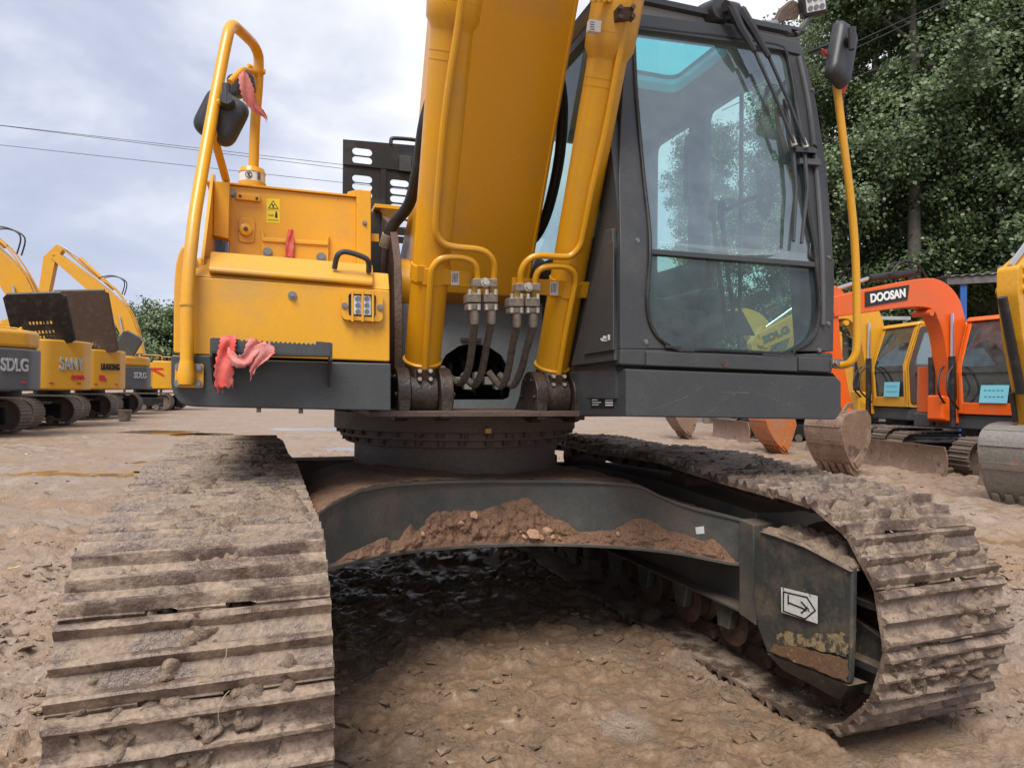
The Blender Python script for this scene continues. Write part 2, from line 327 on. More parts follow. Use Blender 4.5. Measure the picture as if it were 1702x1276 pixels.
# lid: chamfered, proud of the cover
a = [HF.pv(x, y, VT - 0.012) for x, y in ((346, 452), (621, 475))]
a0 = [HF.pv(x, y, VT - 0.012) for x, y in ((346, 444), (621, 466))]
b = [HF.pv(x, y, VT + 0.085) for x, y in ((349, 418), (620, 440))]
lid = MB()
back = -0.42
n = 5
ring = lambda i: [a[i], a0[i], b[i], Vector((b[i].x, back, b[i].z + 0.006)), Vector((a[i].x, back, a[i].z))]
A, B = ring(0), ring(1)
lid.add(A + B, [(0, 1, 2, 3, 4), (9, 8, 7, 6, 5)] + [(i, (i + 1) % 5, 5 + (i + 1) % 5, 5 + i) for i in range(5)])
lido = lid.build('lid', 'yellow', tb, 0.008)
h0, h1 = HF.pv(556, 446, VT + 0.02), HF.pv(613, 452, VT + 0.02)
hp = [h0, h0 + Vector((0.008, -0.03, 0.042)), h0 + Vector((0.035, -0.035, 0.058)), h1 + Vector((-0.03, -0.035, 0.05)), h1 + Vector((-0.006, -0.03, 0.034)), h1]
MB().tube(smooth(hp, 6), 0.0105, 10).build('handle', 'plastic_black', lido)
mb = MB(); bolt(mb, HF.pv(486, 491, VT - 0.001), (0, -1, 0), 0.008, 0.016); mb.tube([HF.pv(486, 491, VT - 0.001), HF.pv(486, 491, VT - 0.001) + Vector((0, -0.004, 0))], 0.0155, 20); mb.build('lock_bolt', 'bolt', tb)
# seam shadow gap + lower charcoal skirt
sk = prismv([(284, 590), (353, 590), (353, 596), (650, 604), (650, 683), (322, 676), (300, 672), (284, 648)], VT - 0.012, 0.9, [0, 0, 0, 0, 0, 0.02, 0.05, 0.03]).build('lower_skirt', 'charcoal', EX, 0.008)
mb = MB()
for x, y in ((430, 681), (500, 683)): mb.mark(); mb.cyl(HF.pv(x, y - 4, VT + 0.05), HF.pv(x, y - 4, VT + 0.05) - Vector((0, 0, 0.018)), 0.008, n=8)
mb.build('skirt_fastener', 'bolt', sk)
# rounded side cover at the far left (outer flank of the machine)
prismv([(304, 404), (322, 420), (322, 589), (288, 587), (289, 470), (293, 430)], VT + 0.03, 0.9, [0.03, 0, 0, 0.01, 0.1, 0.05]).build('side_cover', 'yellow', EX, 0.006)
# --- work light in its guard
wl = fp2([(568, 481), (636, 484), (636, 535), (568, 531)], VT - 0.02)
hole = fp2([(579, 488), (625, 490), (625, 528), (579, 525)], VT - 0.02)
gu = holed('light_guard', [fillet(wl, 0.022), fillet(hole, 0.012)], 0.012, FRONT(VT - 0.012), 'yellow', EX, 0.002)
mb = MB()
for x in (586, 603, 620):
    p, q = HF.pv(x, 484, VT - 0.04), HF.pv(x, 534, VT - 0.04); p0 = p + Vector((0, 0.025, 0)); q0 = q + Vector((0, 0.025, 0))
    mb.mark(); mb.tube([p0, p, q, q0], 0.0045, 8)
mb.build('guard_bar', 'yellow', gu)
mb = MB()
for x, y in ((573, 508), (632, 511)): bolt(mb, HF.pv(x, y, VT - 0.025), (0, -1, 0), 0.008, 0.008)
mb.build('guard_bolt', 'bolt', gu)
lamp = prismv([(580, 489), (624, 491), (624, 527), (580, 524)], VT - 0.006, VT + 0.02).build('lamp_housing', 'plastic_black', gu)
prismv([(588, 491), (617, 492), (617, 524), (588, 522)], VT - 0.012, VT, 0.006).build('lamp_lens', 'lens', gu)
mb = MB()
for x in (595, 610):
    for y in (497, 507.5, 518):
        c = HF.pv(x, y, VT - 0.013); mb.mark(); mb.tube([c, c + Vector((0, -0.004, 0))], 0.0095, 14)
mb.build('lamp_emitter', 'grey_paint', gu)
# --- step with serrated tread
sv = VT - 0.13
top = []
for i in range(34):
    t = i / 33; x = 398 + t * (524 - 398); y = 563.5 + t * (570 - 563.5) + (3.4 if i % 2 else 0); top.append((x, y))
pl = [(352, 561)] + top + [(526, 567), (550, 569), (551, 590), (352, 587)]
st = prismv(pl, sv, sv + 0.008).build('step', 'charcoal', EX, 0.001)
p, q = HF.pv(352, 587, sv), HF.pv(551, 590, sv)
MB().box((p.x, sv, p.z), (q.x, VT - 0.02, p.z + 0.006)).build('tread_plate', 'charcoal', st)
for x0, x1, y0, y1 in ((349, 353, 562, 638), (549, 553, 570, 643)):
    p = HF.pv(x0, y0, sv); q = HF.pv(x0, y1, VT - 0.02)
    mb = MB(); mb.prism([(p.x, sv, p.z), (p.x, sv, p.z - 0.06), (p.x, VT - 0.02, q.z), (p.x, VT - 0.012, q.z), (p.x, VT - 0.012, q.z + 0.10), (p.x, sv + 0.05, p.z)], (0.008, 0, 0))
    mb.build('step_bracket', 'charcoal', st, 0.001)
# --- handrail at the left
tpp = lambda pts: [HF.pv(x, y, v) for x, y, v in pts]
rail = tpp([(310, 624, VT - 0.05), (311, 570, VT - 0.05), (311, 510, VT - 0.05), (314, 450, VT - 0.04), (319, 400, VT - 0.02), (326, 345, VT + 0.02), (350, 206, -1.02), (368, 110, -0.93), (378, 62, -0.89), (382, 48, -0.86), (388, 43, -0.83), (396, 49, -0.79), (410, 62, -0.70), (421, 74, -0.62), (428, 88, -0.58), (430, 102, -0.56), (429, 140, -0.555), (424, 206, -0.55), (421, 290, -0.55)])
hr = MB().tube(smooth(rail, 4), 0.0215, 14).build('handrail', 'yellow', EX)
br = tpp([(348, 212, -1.0), (354, 222, -0.97), (362, 250, -0.88), (376, 300, -0.70)])
MB().tube(smooth(br, 4), 0.016, 10).build('rail_brace', 'yellow', hr)
bp = prismv([(291, 603), (339, 605), (338, 645), (290, 644)], VT - 0.03, VT - 0.014, 0.01).build('rail_base_plate', 'yellow', hr, 0.002)
mb = MB()
for x, y in ((297, 609), (331, 611), (296, 637), (330, 638)): bolt(mb, HF.pv(x, y, VT - 0.03), (0, -1, 0), 0.0085, 0.012)
mb.build('base_bolt', 'bolt', hr)
mb = MB(); mb.mark(); c = HF.pv(310, 624, VT - 0.05); mb.tube([c + Vector((0, 0, -.03)), c + Vector((0, 0, 0)), c + Vector((0, 0.0, 0.05))], [0.026, 0.03, 0.0225], 14); mb.mark(); mb.tube(tpp([(310, 508, VT - .05), (310, 504, VT - .05)]), 0.0245, 14)
mb.build('rail_weld', 'yellow', hr)
c = HF.pv(429, 122, -0.555)
mb = MB(); mb.tube([c + Vector((0, 0, -0.022)), c + Vector((0, 0, 0.022))], 0.03, 14); bolt(mb, c + Vector((-0.028, -0.02, 0.012)), (-.6, -1, 0), 0.008, 0.02); bolt(mb, c + Vector((0.02, -0.028, -0.005)), (.3, -1, 0), 0.008, 0.02)
mb.build('rail_clamp', 'yellow', hr)
MB().tube(smooth(tpp([(428, 122, -0.56), (412, 118, -0.62), (402, 118, -0.66), (382, 137, -0.72)]), 4), 0.013, 10).build('mirror_arm', 'yellow', hr)
# mirrors: rounded shells with mirror face at the back
def mirror(cx, cy, v, w, h, tilt, yaw, parent, depth=0.05, pitch=0.1):
    c = HF.pv(cx, cy, v)
    Mx = Matrix.Translation(c) @ Matrix.Rotation(yaw, 4, 'Z') @ Matrix.Rotation(pitch, 4, 'X') @ Matrix.Rotation(tilt, 4, 'Y')
    ol = fillet([(-w / 2, -h / 2), (w / 2, -h / 2), (w / 2, h / 2), (-w / 2, h / 2)], min(w, h) * 0.32, 6); mb = MB(); rings = []
    for k, (sc, y) in enumerate(((0.62, -depth), (0.86, -depth * 0.86), (0.97, -depth * 0.5), (1.0, 0), (0.97, 0.008))):
        rings.append([Mx @ Vector((x * sc, y, z * sc)) for x, z in ol])
    nn = len(ol); vs = [p for r_ in rings for p in r_]
    fs = [(i * nn + j, i * nn + (j + 1) % nn, (i + 1) * nn + (j + 1) % nn, (i + 1) * nn + j) for i in range(4) for j in range(nn)] + [tuple(range(nn)), tuple(range(4 * nn, 5 * nn))]
    mb.add(vs, fs); o = mb.build('mirror', 'plastic_black', parent, ang=50)
    f = MB(); f.add([Mx @ Vector((x * 0.92, 0.0095, z * 0.92)) for x, z in ol], [tuple(range(nn))]); f.build('mirror_glass', 'chrome', o)
    return o, Mx
mo, Mx = mirror(369, 197, -0.93, 0.165, 0.19, R(27), R(-12), EX)
k = Mx @ Vector((0.01, -0.05, 0.055))
mb = MB(); mb.tube([k, k + Vector((0, -0.05, 0.0))], [0.03, 0.022], 14); mb.tube([k + Vector((0, -0.035, -0.01)), k + Vector((0, -0.035, 0.055))], 0.016, 10); mb.build('ball_mount', 'plastic_black', mo)
MB().tube([k + Vector((0, -.03, 0)), HF.pv(352, 175, -.98)], 0.012, 8).build('mount_arm', 'yellow', mo)
mo2, _ = mirror(403, 143, -0.63, 0.115, 0.10, R(-8), R(-30), EX, 0.04)
# --- tank / upper body panel behind the toolbox
VP = -0.72
tk = prismv([(382, 308), (594, 329), (594, 445), (380, 430)], VP, 0.25).build('tank_panel', 'yellow', EX, 0.004)
prismv([(355, 300), (382, 303), (380, 397), (354, 391)], VP - 0.075, VP).build('panel_post', 'yellow', tk, 0.004)
prismv([(593, 314), (617, 317), (617, 446), (593, 443)], VP - 0.05, VP + 0.3).build('panel_post', 'yellow', tk, 0.005)
prismv([(578, 319), (593, 315), (593, 330), (576, 328)], VP + 0.01, VP + 0.1).build('post_gusset', 'yellow', tk, 0.002)
p0 = HF.pv(355, 300, VP - 0.075); u0 = p0.x
g = [(VT + 0.06, HF.pv(330, 430, VT + .06).z), (VP - 0.06, p0.z + 0.03), (VP + 0.02, p0.z + 0.05), (VP + 0.06, p0.z + 0.01), (0.5, p0.z), (0.5, p0.z - 0.35), (VT + 0.06, p0.z - 0.4)]
MB().prism([(u0 - 0.012, v, h) for v, h in g], (0.012, 0, 0)).build('side_plate', 'yellow', tk, 0.002)
top = [HF.pv(382, 308, VP), HF.pv(594, 329, VP)]
MB().hexa([top[0] + Vector((-.09, -.012, 0.001)), top[1] + Vector((0.0, -.012, 0.001)), top[1] + Vector((0, .95, 0.001)), top[0] + Vector((-.09, .95, 0.001)), top[0] + Vector((-.09, -.012, 0.009)), top[1] + Vector((0, -.012, 0.009)), top[1] + Vector((0, .95, 0.009)), top[0] + Vector((-.09, .95, 0.009))]).build('top_plate', 'yellow', tk, 0.001)
prismv([(393, 320), (433, 324), (433, 335), (392, 331)], VP - 0.018, VP - 0.001).build('strip_bracket', 'yellow', tk, 0.003)
mb = MB()
for x, y in ((399, 326), (427, 330)): mb.mark(); mb.tube([HF.pv(x, y, VP - .019), HF.pv(x, y, VP - .021)], 0.006, 10)
mb.build('bracket_hole', 'rust', tk)
prismv([(397, 361), (424, 362), (423, 404), (396, 402)], VP - 0.008, VP, 0.02).build('port_plate', 'yellow', tk, 0.002)
c = HF.pv(409, 383, VP - 0.008)
mb = MB(); mb.tube([c, c + Vector((0, -0.02, 0)), c + Vector((0, -0.024, 0))], [0.026, 0.024, 0.014], 18); mb.build('port_boss', 'yellow', tk)
MB().tube([c + Vector((0, -0.0245, 0)), c + Vector((0, -0.027, 0))], 0.009, 12).build('port_plug', 'rust', tk)
# latch bracket
prismv([(434, 380), (437, 380), (440, 394), (542, 401), (547, 389), (546, 436), (434, 430)], VP - 0.02, VP - 0.001).build('latch_bracket', 'yellow', tk, 0.003)
prismv([(436, 396), (545, 403), (545, 408), (436, 401)], VP - 0.028, VP - 0.019).build('latch_bar', 'yellow', tk, 0.002)
mb = MB()
for x, y in ((445, 420), (534, 428)): bolt(mb, HF.pv(x, y, VP - 0.021), (0, -1, 0), 0.014, 0.016)
bolt(mb, HF.pv(386, 322, VP), (0, -1, 0), 0.012, 0.016); bolt(mb, HF.pv(606, 371, VP - .05), (0, -1, 0), 0.007, 0.01)
mb.build('latch_bolt', 'bolt', tk)
# warning sticker
def sticker(x0, y0, x1, y1, v, name, mat, parent, skew=0.0):
    return prismv([(x0, y0), (x1, y0 + skew), (x1, y1 + skew), (x0, y1)], v - 0.0012, v + 0.001).build(name, mat, parent, ang=0)
s1 = sticker(443, 330, 465, 348.5, VP, 'warning_sticker', 'sticker_yellow', tk, 1); s2 = sticker(443, 349.5, 465, 370, VP, 'warning_sticker', 'sticker_yellow', tk, 1)
tri = lambda k: [(454 + k * (x - 454), 341.5 + k * (y - 341.5)) for x, y in ((445.5, 346.5), (463, 347.5), (454, 333))]
mb = MB(); A = fp(tri(1), VP - 0.002); B = fp(tri(0.78), VP - 0.002); mb.add(A + B, [(i, (i + 1) % 3, 3 + (i + 1) % 3, 3 + i) for i in range(3)])
mb.add(fp([(451, 339), (453, 339), (456, 345), (454, 345.5)], VP - .002), [(0, 1, 2, 3)]); mb.add(fp([(455, 340), (457, 339.5), (454.5, 343), (453.6, 342)], VP - .002), [(0, 1, 2, 3)])
mb.add(fp([(457.5, 354.5), (461, 354.7), (461.5, 362), (457, 361.8)], VP - .002), [(0, 1, 2, 3)]); mb.add(fp([(458, 351.5), (460.6, 351.6), (460.6, 354), (458, 354)], VP - .002), [(0, 1, 2, 3)])
mb.add(fp([(446, 357), (455, 357.5), (455, 358.7), (446, 358.2)], VP - .002), [(0, 1, 2, 3)]); mb.add(fp([(445, 365), (463, 366), (463, 366.8), (445, 365.8)], VP - .002), [(0, 1, 2, 3)])
mb.build('pictogram', 'black_ink', s1, ang=0)
# filler neck with a label band
c = HF.pv(419, 309, -0.58); mb = MB(); mb.mark(); mb.cyl(c + Vector((0, 0, -.03)), c + Vector((0, 0, 0.01)), 0.058, n=24); mb.mark(); mb.cyl(c + Vector((0, 0, 0.052)), c + Vector((0, 0, 0.072)), 0.057, 0.05, n=24)
mb.build('filler_cap', 'yellow', tk); MB().cyl(c + Vector((0, 0, 0.010)), c + Vector((0, 0, 0.054)), 0.054, n=24).build('filler_label', 'sticker_white', tk)
mb = MB()
cc = c + Vector((-0.012, -0.0555, 0.032)); mb.tube([cc + Vector((0.013 * math.cos(t), 0, 0.013 * math.sin(t))) for t in np.linspace(0, 2 * math.pi, 17)], 0.0017, 6, False)
mb.tube([cc + Vector((-0.009, 0, 0.009)), cc + Vector((0.009, 0, -0.009))], 0.0016, 6); mb.tube([cc + Vector((0, 0, -.008)), cc + Vector((0.001, 0, 0.007))], 0.002, 6)
for i in range(4): mb.box((c.x + 0.022, c.y - 0.0515 - .002, c.z + 0.018 + i * 0.008), (c.x + 0.036, c.y - 0.0445, c.z + 0.020 + i * 0.008))
mb.build('label_print', 'black_ink', tk)
# --- vented engine panel behind, black, with real slots
VE = 0.55
outer = fp2([(570, 232), (735, 246), (735, 380), (569, 380)], VE)
holes = []
def sl(x, y, w, h):
    p = HF.pv(x, y, VE); q = HF.pv(x + w, y, VE); r_ = HF.pv(x, y + h, VE); holes.append(slot(p.x, p.z, q.x - p.x, p.z - r_.z))
for y in (253, 267, 298, 311, 324): sl(602, y, 33, 12)
for i in range(8): sl(664, 305 + i * 13.4, 31, 11)
vp = holed('vent_panel', [outer] + holes, 0.004, FRONT(VE), 'black_steel', EX)
mb = MB(); p, q = HF.pv(571, 270, VE), HF.pv(735, 288, VE)
mb.prism([p + Vector((0, -.005, 0)), q + Vector((0, -.005, 0)), q + Vector((0, -.005, -.016)), p + Vector((0, -.005, -.016))], (0, -0.012, 0))
p, q = HF.pv(632, 282, VE), HF.pv(640, 380, VE); mb.box((p.x, VE - .005, p.z), (q.x, VE - .018, q.z)); mb.build('vent_rib', 'black_steel', vp)
prismv([(664, 258), (684, 260), (684, 286), (664, 284)], VE - 0.03, VE - 0.004).build('latch', 'plastic_black', vp, 0.004)
MB().tube(smooth(tpp([(650, 241, VE), (650, 234, VE), (655, 230, VE), (690, 233, VE), (699, 238, VE), (700, 246, VE)]), 5), 0.012, 10).build('grab_bar', 'black_steel', vp)
# engine bay fill: deck shelf, dark box, small rear body
p = HF.pv(617, 362, 0.0); q = HF.pv(700, 372, 0.0)
MB().box((p.x - .02, -0.3, p.z - 0.02), (-0.33, 0.3, p.z)).build('deck_shelf', 'yellow', EX, 0.003)
MB().box((-0.60, -0.25, 1.19), (-0.46, 0.6, p.z - 0.025)).build('pump_box', 'black_steel', EX, 0.01)
MB().box((-1.33, 0.7, 1.19), (1.33, 2.2, 1.9)).build('engine_cover', 'yellow', EX, 0.03)
mb = MB(); q = [(-1.33, 2.1), (-1.33, 2.35), (-1.1, 2.6), (-0.5, 2.75), (0.5, 2.75), (1.1, 2.6), (1.33, 2.35), (1.33, 2.1)]
mb.prism([(x, y, 1.12) for x, y in q], (0, 0, 0.95)).build('counterweight', 'charcoal', EX, 0.05, 3)
prismv([(617, 388), (630, 389), (630, 402), (617, 401)], VP, VP + .02).build('tab', 'yellow', tk, 0.002)
# --- swing frame: floor, front plates, boom brackets
mb = MB(); mb.box((-0.60, -0.98, 1.166), (1.25, 2.2, 1.19)); mb.build('deck_floor', 'ring_rust', EX, 0.003)
VA = -0.50
hole = fp2([(739, 664), (730, 640), (729, 610), (740, 590), (762, 575), (785, 571), (810, 575), (832, 590), (846, 614), (849, 645), (846, 660), (838, 664)], VA)
outp = fp2([(655, 505), (930, 505), (935, 684), (650, 684)], VA)
ap = holed('arch_plate', [outp, hole], 0.010, FRONT(VA), 'grey_paint', EX, 0.002)
MB().box((-0.5, -0.1, 1.2), (0.4, -0.06, 1.8)).build('bulkhead', 'dark_void', EX)
prismv([(767, 561), (801, 562), (800, 568), (767, 567)], VA - 0.03, VA - 0.01).build('tab', 'rust', ap, 0.002)
def bracket_plate(u, t, mat, pts, name='boom_bracket'):
    return MB().prism([(u, v, h) for v, h in fillet(pts, 0.05, 5)], (t, 0, 0)).build(name, mat, EX, 0.004)
big = [(0.25, 1.19), (0.3, 1.7), (0.12, 2.02), (-0.12, 2.05), (-0.36, 1.93), (-0.52, 1.62), (-0.62, 1.42), (-0.78, 1.36), (-0.96, 1.30), (-0.96, 1.19)]
bracket_plate(0.40, 0.035, 'rust', big)
bracket_plate(-0.465, 0.035, 'rust', [(0.25, 1.19), (0.3, 1.75), (0.1, 2.1), (-0.25, 2.16), (-0.52, 2.06), (-0.68, 1.86), (-0.73, 1.6), (-0.74, 1.32), (-0.96, 1.26), (-0.96, 1.19)])
mb = MB(); mb.cyl((-0.53, -0.12, 1.78), (-0.44, -0.12, 1.78), 0.15, n=28); mb.cyl((0.38, -0.12, 1.78), (0.46, -0.12, 1.78), 0.15, n=28); mb.cyl((-0.54, -0.12, 1.78), (0.47, -0.12, 1.78), 0.05, n=16)
mb.build('boom_pin_boss', 'rust', EX, 0.004)
# boom cylinder eyes and lugs
LUG = {}
for nm, cx, cy, u in (('l', 700, 655, None), ('r', 918, 660, None)):
    c = HF.pv(cx, cy, -0.85); LUG[nm] = c
    for s in (-1, 1):
        mb = MB(); mb.cyl(c + Vector((s * 0.062, 0, 0)), c + Vector((s * 0.118, 0, 0)), 0.115, n=32)
        mb.prism([c + Vector((s * 0.066, y, z)) for y, z in ((-0.112, -0.02), (0.112, 0.02), (0.25, -0.1), (-0.112, -0.1))], (s * 0.048, 0, 0))
        lu = mb.build('cylinder_lug', 'greasy', EX, 0.005)
        mb = MB(); mb.cyl(c + Vector((s * 0.117, 0, 0)), c + Vector((s * 0.128, 0, 0)), 0.06, n=20)
        for k in range(6): bolt(mb, c + Vector((s * 0.117, 0.085 * math.cos(k * 1.047), 0.085 * math.sin(k * 1.047))), (s, 0, 0), 0.01, 0.01, False)
        mb.build('pin_cap', 'greasy', lu)
# --- boom
uR = HF.pu(893, 400, 0.19); BU0, BU1 = -0.31, 0.19
p1, p2 = HF.pu(893, 400, BU1), HF.pu(963, 0, BU1)
dv, dh = (p2.y - p1.y), (p2.z - p1.z)
lo = (p1.y - dv * 0.28, p1.z - dh * 0.28)
hi = (p1.y + dv * 2.4, p1.z + dh * 2.4)
nrm = Vector((dh, -dv)).normalized()         # towards the machine's back
def off(p, d): return (p[0] + nrm.x * d, p[1] + nrm.y * d)
tip = (hi[0] - 1.9, hi[1] + 0.55)
prof = [lo, (p1.y, p1.z), (p2.y, p2.z), (hi[0] + 0.1, hi[1] - 0.15), (hi[0] - 0.15, hi[1] + 0.10), tip, (tip[0] + 0.05, tip[1] + 0.32), off((hi[0] - 0.2, hi[1] + 0.35), 0.28), off((p2.y, p2.z), 0.62), off((p1.y, p1.z), 0.60), (0.12, 2.02), (0.08, 1.66), (-0.12, 1.58), (lo[0] + 0.12, lo[1] - 0.03)]
bo = MB().prism([(BU0, v, h) for v, h in prof], (BU1 - BU0, 0, 0)).build('boom', 'yellow', EX, 0.006)
# boom foot: wider boss
mb = MB(); mb.cyl((-0.41, -0.12, 1.78), (0.37, -0.12, 1.78), 0.19, n=28); mb.build('boom_foot', 'yellow', bo, 0.01)
mb = MB()
for u in (BU0 + 0.012, BU1 - 0.012): mb.mark(); mb.tube([(u, v, h) for v, h in prof[:4]], 0.006, 6)
mb.build('weld_seam', 'yellow', bo)
# --- boom cylinders
def on(x, y, a, b): return HF.pp(x, y, a, b)
SL = -0.47; AL = -0.85 + 0.47 * 1.43
def cylinder(base, pts, y_collar, collar_pts, side):
    p, q = on(*pts[0], AL, SL), on(*pts[1], AL, SL); ax = (q - p).normalized()
    foot = LUG[base]
    mb = MB(); rb = 0.0765
    bot = p - ax * 0.02
    mb.tube([bot, p, p + ax * 3.0], rb, 28)
    o = mb.build('boom_cylinder', 'yellow', EX)
    MB().tube([bot - ax * 0.03, bot - ax * 0.012, bot, bot + ax * 0.006], [rb * 0.85, rb * 1.08, rb * 1.12, rb], 28).build('cylinder_base', 'yellow', o)
    mb = MB(); mb.cyl(foot + Vector((-0.060, 0, 0)), foot + Vector((0.060, 0, 0)), 0.088, n=28); mb.tube([bot - ax * 0.02, foot], [0.074, 0.082], 20)
    mb.build('cylinder_eye', 'greasy', o, 0.008)
    cc = on(*collar_pts, AL, SL)
    mb = MB(); t = (cc - p).dot(ax); cc = p + ax * t
    mb.tube([cc - ax * 0.035, cc - ax * 0.03, cc, cc + ax * 0.05, cc + ax * 0.30, cc + ax * 0.32], [rb + 0.0005, rb + 0.001, rb * 1.24, rb * 1.27, rb * 1.27, rb * 1.1], 28)
    for d in (0.055, 0.175): mb.tube([cc + ax * d, cc + ax * (d + 0.004)], rb * 1.28, 28)
    for d in (0.10, 0.13): mb.tube([cc - ax * d, cc - ax * (d + 0.0035)], rb + 0.0012, 28)
    mb.build('cylinder_head', 'yellow', o)
    return o, ax, p, cc
cl, axl, pl_, ccl = cylinder('l', ((703, 590), (751, 50)), 40, (753, 34), -1)
crr, axr, pr_, ccr = cylinder('r', ((919, 600), (1001, 145)), 80, (1013, 84), 1)
def pipe(name, pts, r, mat, parent, dv=-0.1, n=10, sm=5):
    P = [on(x, y, AL + dv, SL) for x, y in pts]
    return MB().tube(smooth(P, sm), r, n).build(name, mat, parent)
pipe('pressure_pipe', [(778, -90), (766, 0), (758, 63), (747, 132), (736, 219), (728, 314), (724, 372), (727, 392), (738, 405), (758, 411), (796, 415), (813, 424), (821, 440), (821, 462)], 0.0135, 'yellow', cl)
pipe('pressure_pipe', [(706, 614), (711, 537), (716, 461), (721, 442), (734, 430), (756, 427), (776, 430), (789, 439), (793, 455), (793, 466)], 0.0135, 'yellow', cl)
pipe('pressure_pipe', [(1050, -5), (1037, 56), (1024, 125), (1006, 219), (984, 314), (970, 385), (964, 408), (950, 424), (934, 427), (895, 425), (876, 434), (866, 452), (865, 474)], 0.0135, 'yellow', crr)
pipe('pressure_pipe', [(929, 623), (940, 556), (953, 490), (957, 467), (952, 451), (936, 443), (910, 443), (896, 449), (890, 462), (890, 476)], 0.0135, 'yellow', crr)
# pale clamp blocks, flanges, ferrules, wrapped hoses
def ptp(pts, dv): return [on(x, y, AL + dv, SL) for x, y in pts]
def pbox(x0, y0, x1, y1, dv0, dv1, name, mat, parent, bev=0.002, sk=0):
    a = ptp([(x0, y1), (x1, y1 + sk), (x1, y0 + sk), (x0, y0)], dv0); mb = MB(); mb.prism(a, (0, dv1 - dv0, 0)); return mb.build(name, mat, parent, bev)
for par, blk, fl, fe, hs in ((cl, (786, 463, 827, 476), ((777, 800), (805, 828)), (487, 515), (
        [(787, 536), (785, 574), (779, 612), (769, 634), (757, 634), (742, 621), (735, 612)], [(813, 540), (809, 574), (801, 616), (790, 639), (780, 634), (768, 622)])),
        (crr, (858, 471, 899, 483), ((847, 871), (874, 898)), (494, 520), (
        [(856, 545), (852, 574), (844, 618), (834, 641), (823, 632), (812, 618)], [(880, 546), (875, 581), (866, 615), (853, 640), (841, 634), (829, 622)]))):
    b_ = pbox(*blk, -0.125, -0.075, 'pipe_clamp', 'fitting', par, 0.003)
    cxm = (blk[0] + blk[2]) / 2; cym = (blk[1] + blk[3]) / 2
    mb = MB(); bolt(mb, ptp([(cxm, cym)], -0.126)[0], (0, -1, 0), 0.013, 0.014); mb.build('clamp_bolt', 'fitting', b_)
    for (x0, x1), hp in zip(fl, hs):
        xm = (x0 + x1) / 2; y0, y1 = fe
        P = ptp([(xm + 1.5, blk[3] - 2), (xm + 1, y0 + 2)], -0.1); MB().tube(P, 0.0135, 10).build('pipe_end', 'yellow_pale', par)
        fo = pbox(x0, y0, x1, y0 + 15, -0.135, -0.065, 'flange_fitting', 'fitting', par, 0.004)
        pbox(x0, y0 + 17, x1, y1, -0.13, -0.07, 'flange_half', 'fitting', fo, 0.005)
        mb = MB()
        for dx in (4, x1 - x0 - 4):
            for yy in (y0 - 1, y1 - 4):
                p = ptp([(x0 + dx, yy)], -0.14)[0]; mb.mark(); mb.tube([p + Vector((0, 0, -0.01)), p + Vector((0, 0, 0.012))], 0.008, 8)
        mb.build('flange_bolt', 'fitting', fo)
        P = ptp([(xm, y1 - 1), (xm, y1 + 22)], -0.1); MB().tube([P[0], P[0] * .9 + P[1] * .1, P[0] * .15 + P[1] * .85, P[1]], [0.015, 0.019, 0.019, 0.017], 12).build('ferrule', 'fitting', par)
        H = [on(x, y, AL - 0.1 + 0.04 * i, SL) for i, (x, y) in enumerate(hp)]
        H[0] = P[1]
        ho = MB().tube(smooth(H, 7), 0.0165, 12).build('hydraulic_hose', 'hose_wrap', par)
# straps and bracket bars
for par, ctr, bar, yk in ((cl, (716, 452), [(694, 441), (790, 453), (789, 478), (693, 468)], 12), (crr, (948, 476), [(852, 461), (981, 469), (980, 496), (851, 486)], 14)):
    P = on(ctr[0], ctr[1], AL, SL); ax = axl if par is cl else axr
    base = pl_ if par is cl else pr_; P = base + ax * (P - base).dot(ax)
    st_ = MB().tube([P - ax * 0.034, P + ax * 0.034], 0.0815, 28).build('cylinder_strap', 'yellow', par, 0.002)
    q = ptp(bar, -0.078); MB().prism(q, (0, 0.012, 0)).build('strap_bar', 'yellow', par, 0.002)
for par, px in ((cl, (694, 442, 705, 468)), (crr, (964, 467, 982, 495))):
    o_ = pbox(px[0], px[1], px[2], px[3], -0.03, 0.0, 'strap_flange', 'yellow', par, 0.002); mb = MB()
    for yy in (px[1] + 6, px[3] - 5): bolt(mb, ptp([((px[0] + px[2]) / 2, yy)], -0.031)[0], (0, -1, 0), 0.009, 0.012)
    mb.build('strap_bolt', 'bolt', o_)
# stickers on the straps and cylinder
for par, (x0, y0, x1, y1) in ((cl, (750, 451, 763, 474)), (crr, (914, 468, 928, 491))):
    o_ = pbox(x0, y0, x1, y1, -0.0795, -0.078, 'data_sticker', 'sticker_white', par, 0); mb = MB()
    for k in range(4): mb.add(ptp([(x0 + 3 + k * 2.4, y0 + 3), (x0 + 3.8 + k * 2.4, y0 + 3), (x0 + 2.8 + k * 2.4, y1 - 5), (x0 + 2 + k * 2.4, y1 - 5)], -0.081), [(0, 1, 2, 3)])
    mb.build('sticker_print', 'black_ink', o_, ang=0)
pts = [(980, 32), (1000, 35), (998, 54), (978, 51)]
q = [on(x, y, AL - 0.103, SL) for x, y in pts]; so = MB().prism(q, (0, 0.02, 0)).build('data_sticker', 'sticker_white', crr, ang=0)
mb = MB()
for k in range(4): mb.add([on(x, y, AL - 0.105, SL) for x, y in ((981, 36 + k * 4), (988, 37 + k * 4), (988, 38.2 + k * 4), (981, 37.2 + k * 4))], [(0, 1, 2, 3)])
mb.build('sticker_print', 'black_ink', so, ang=0)
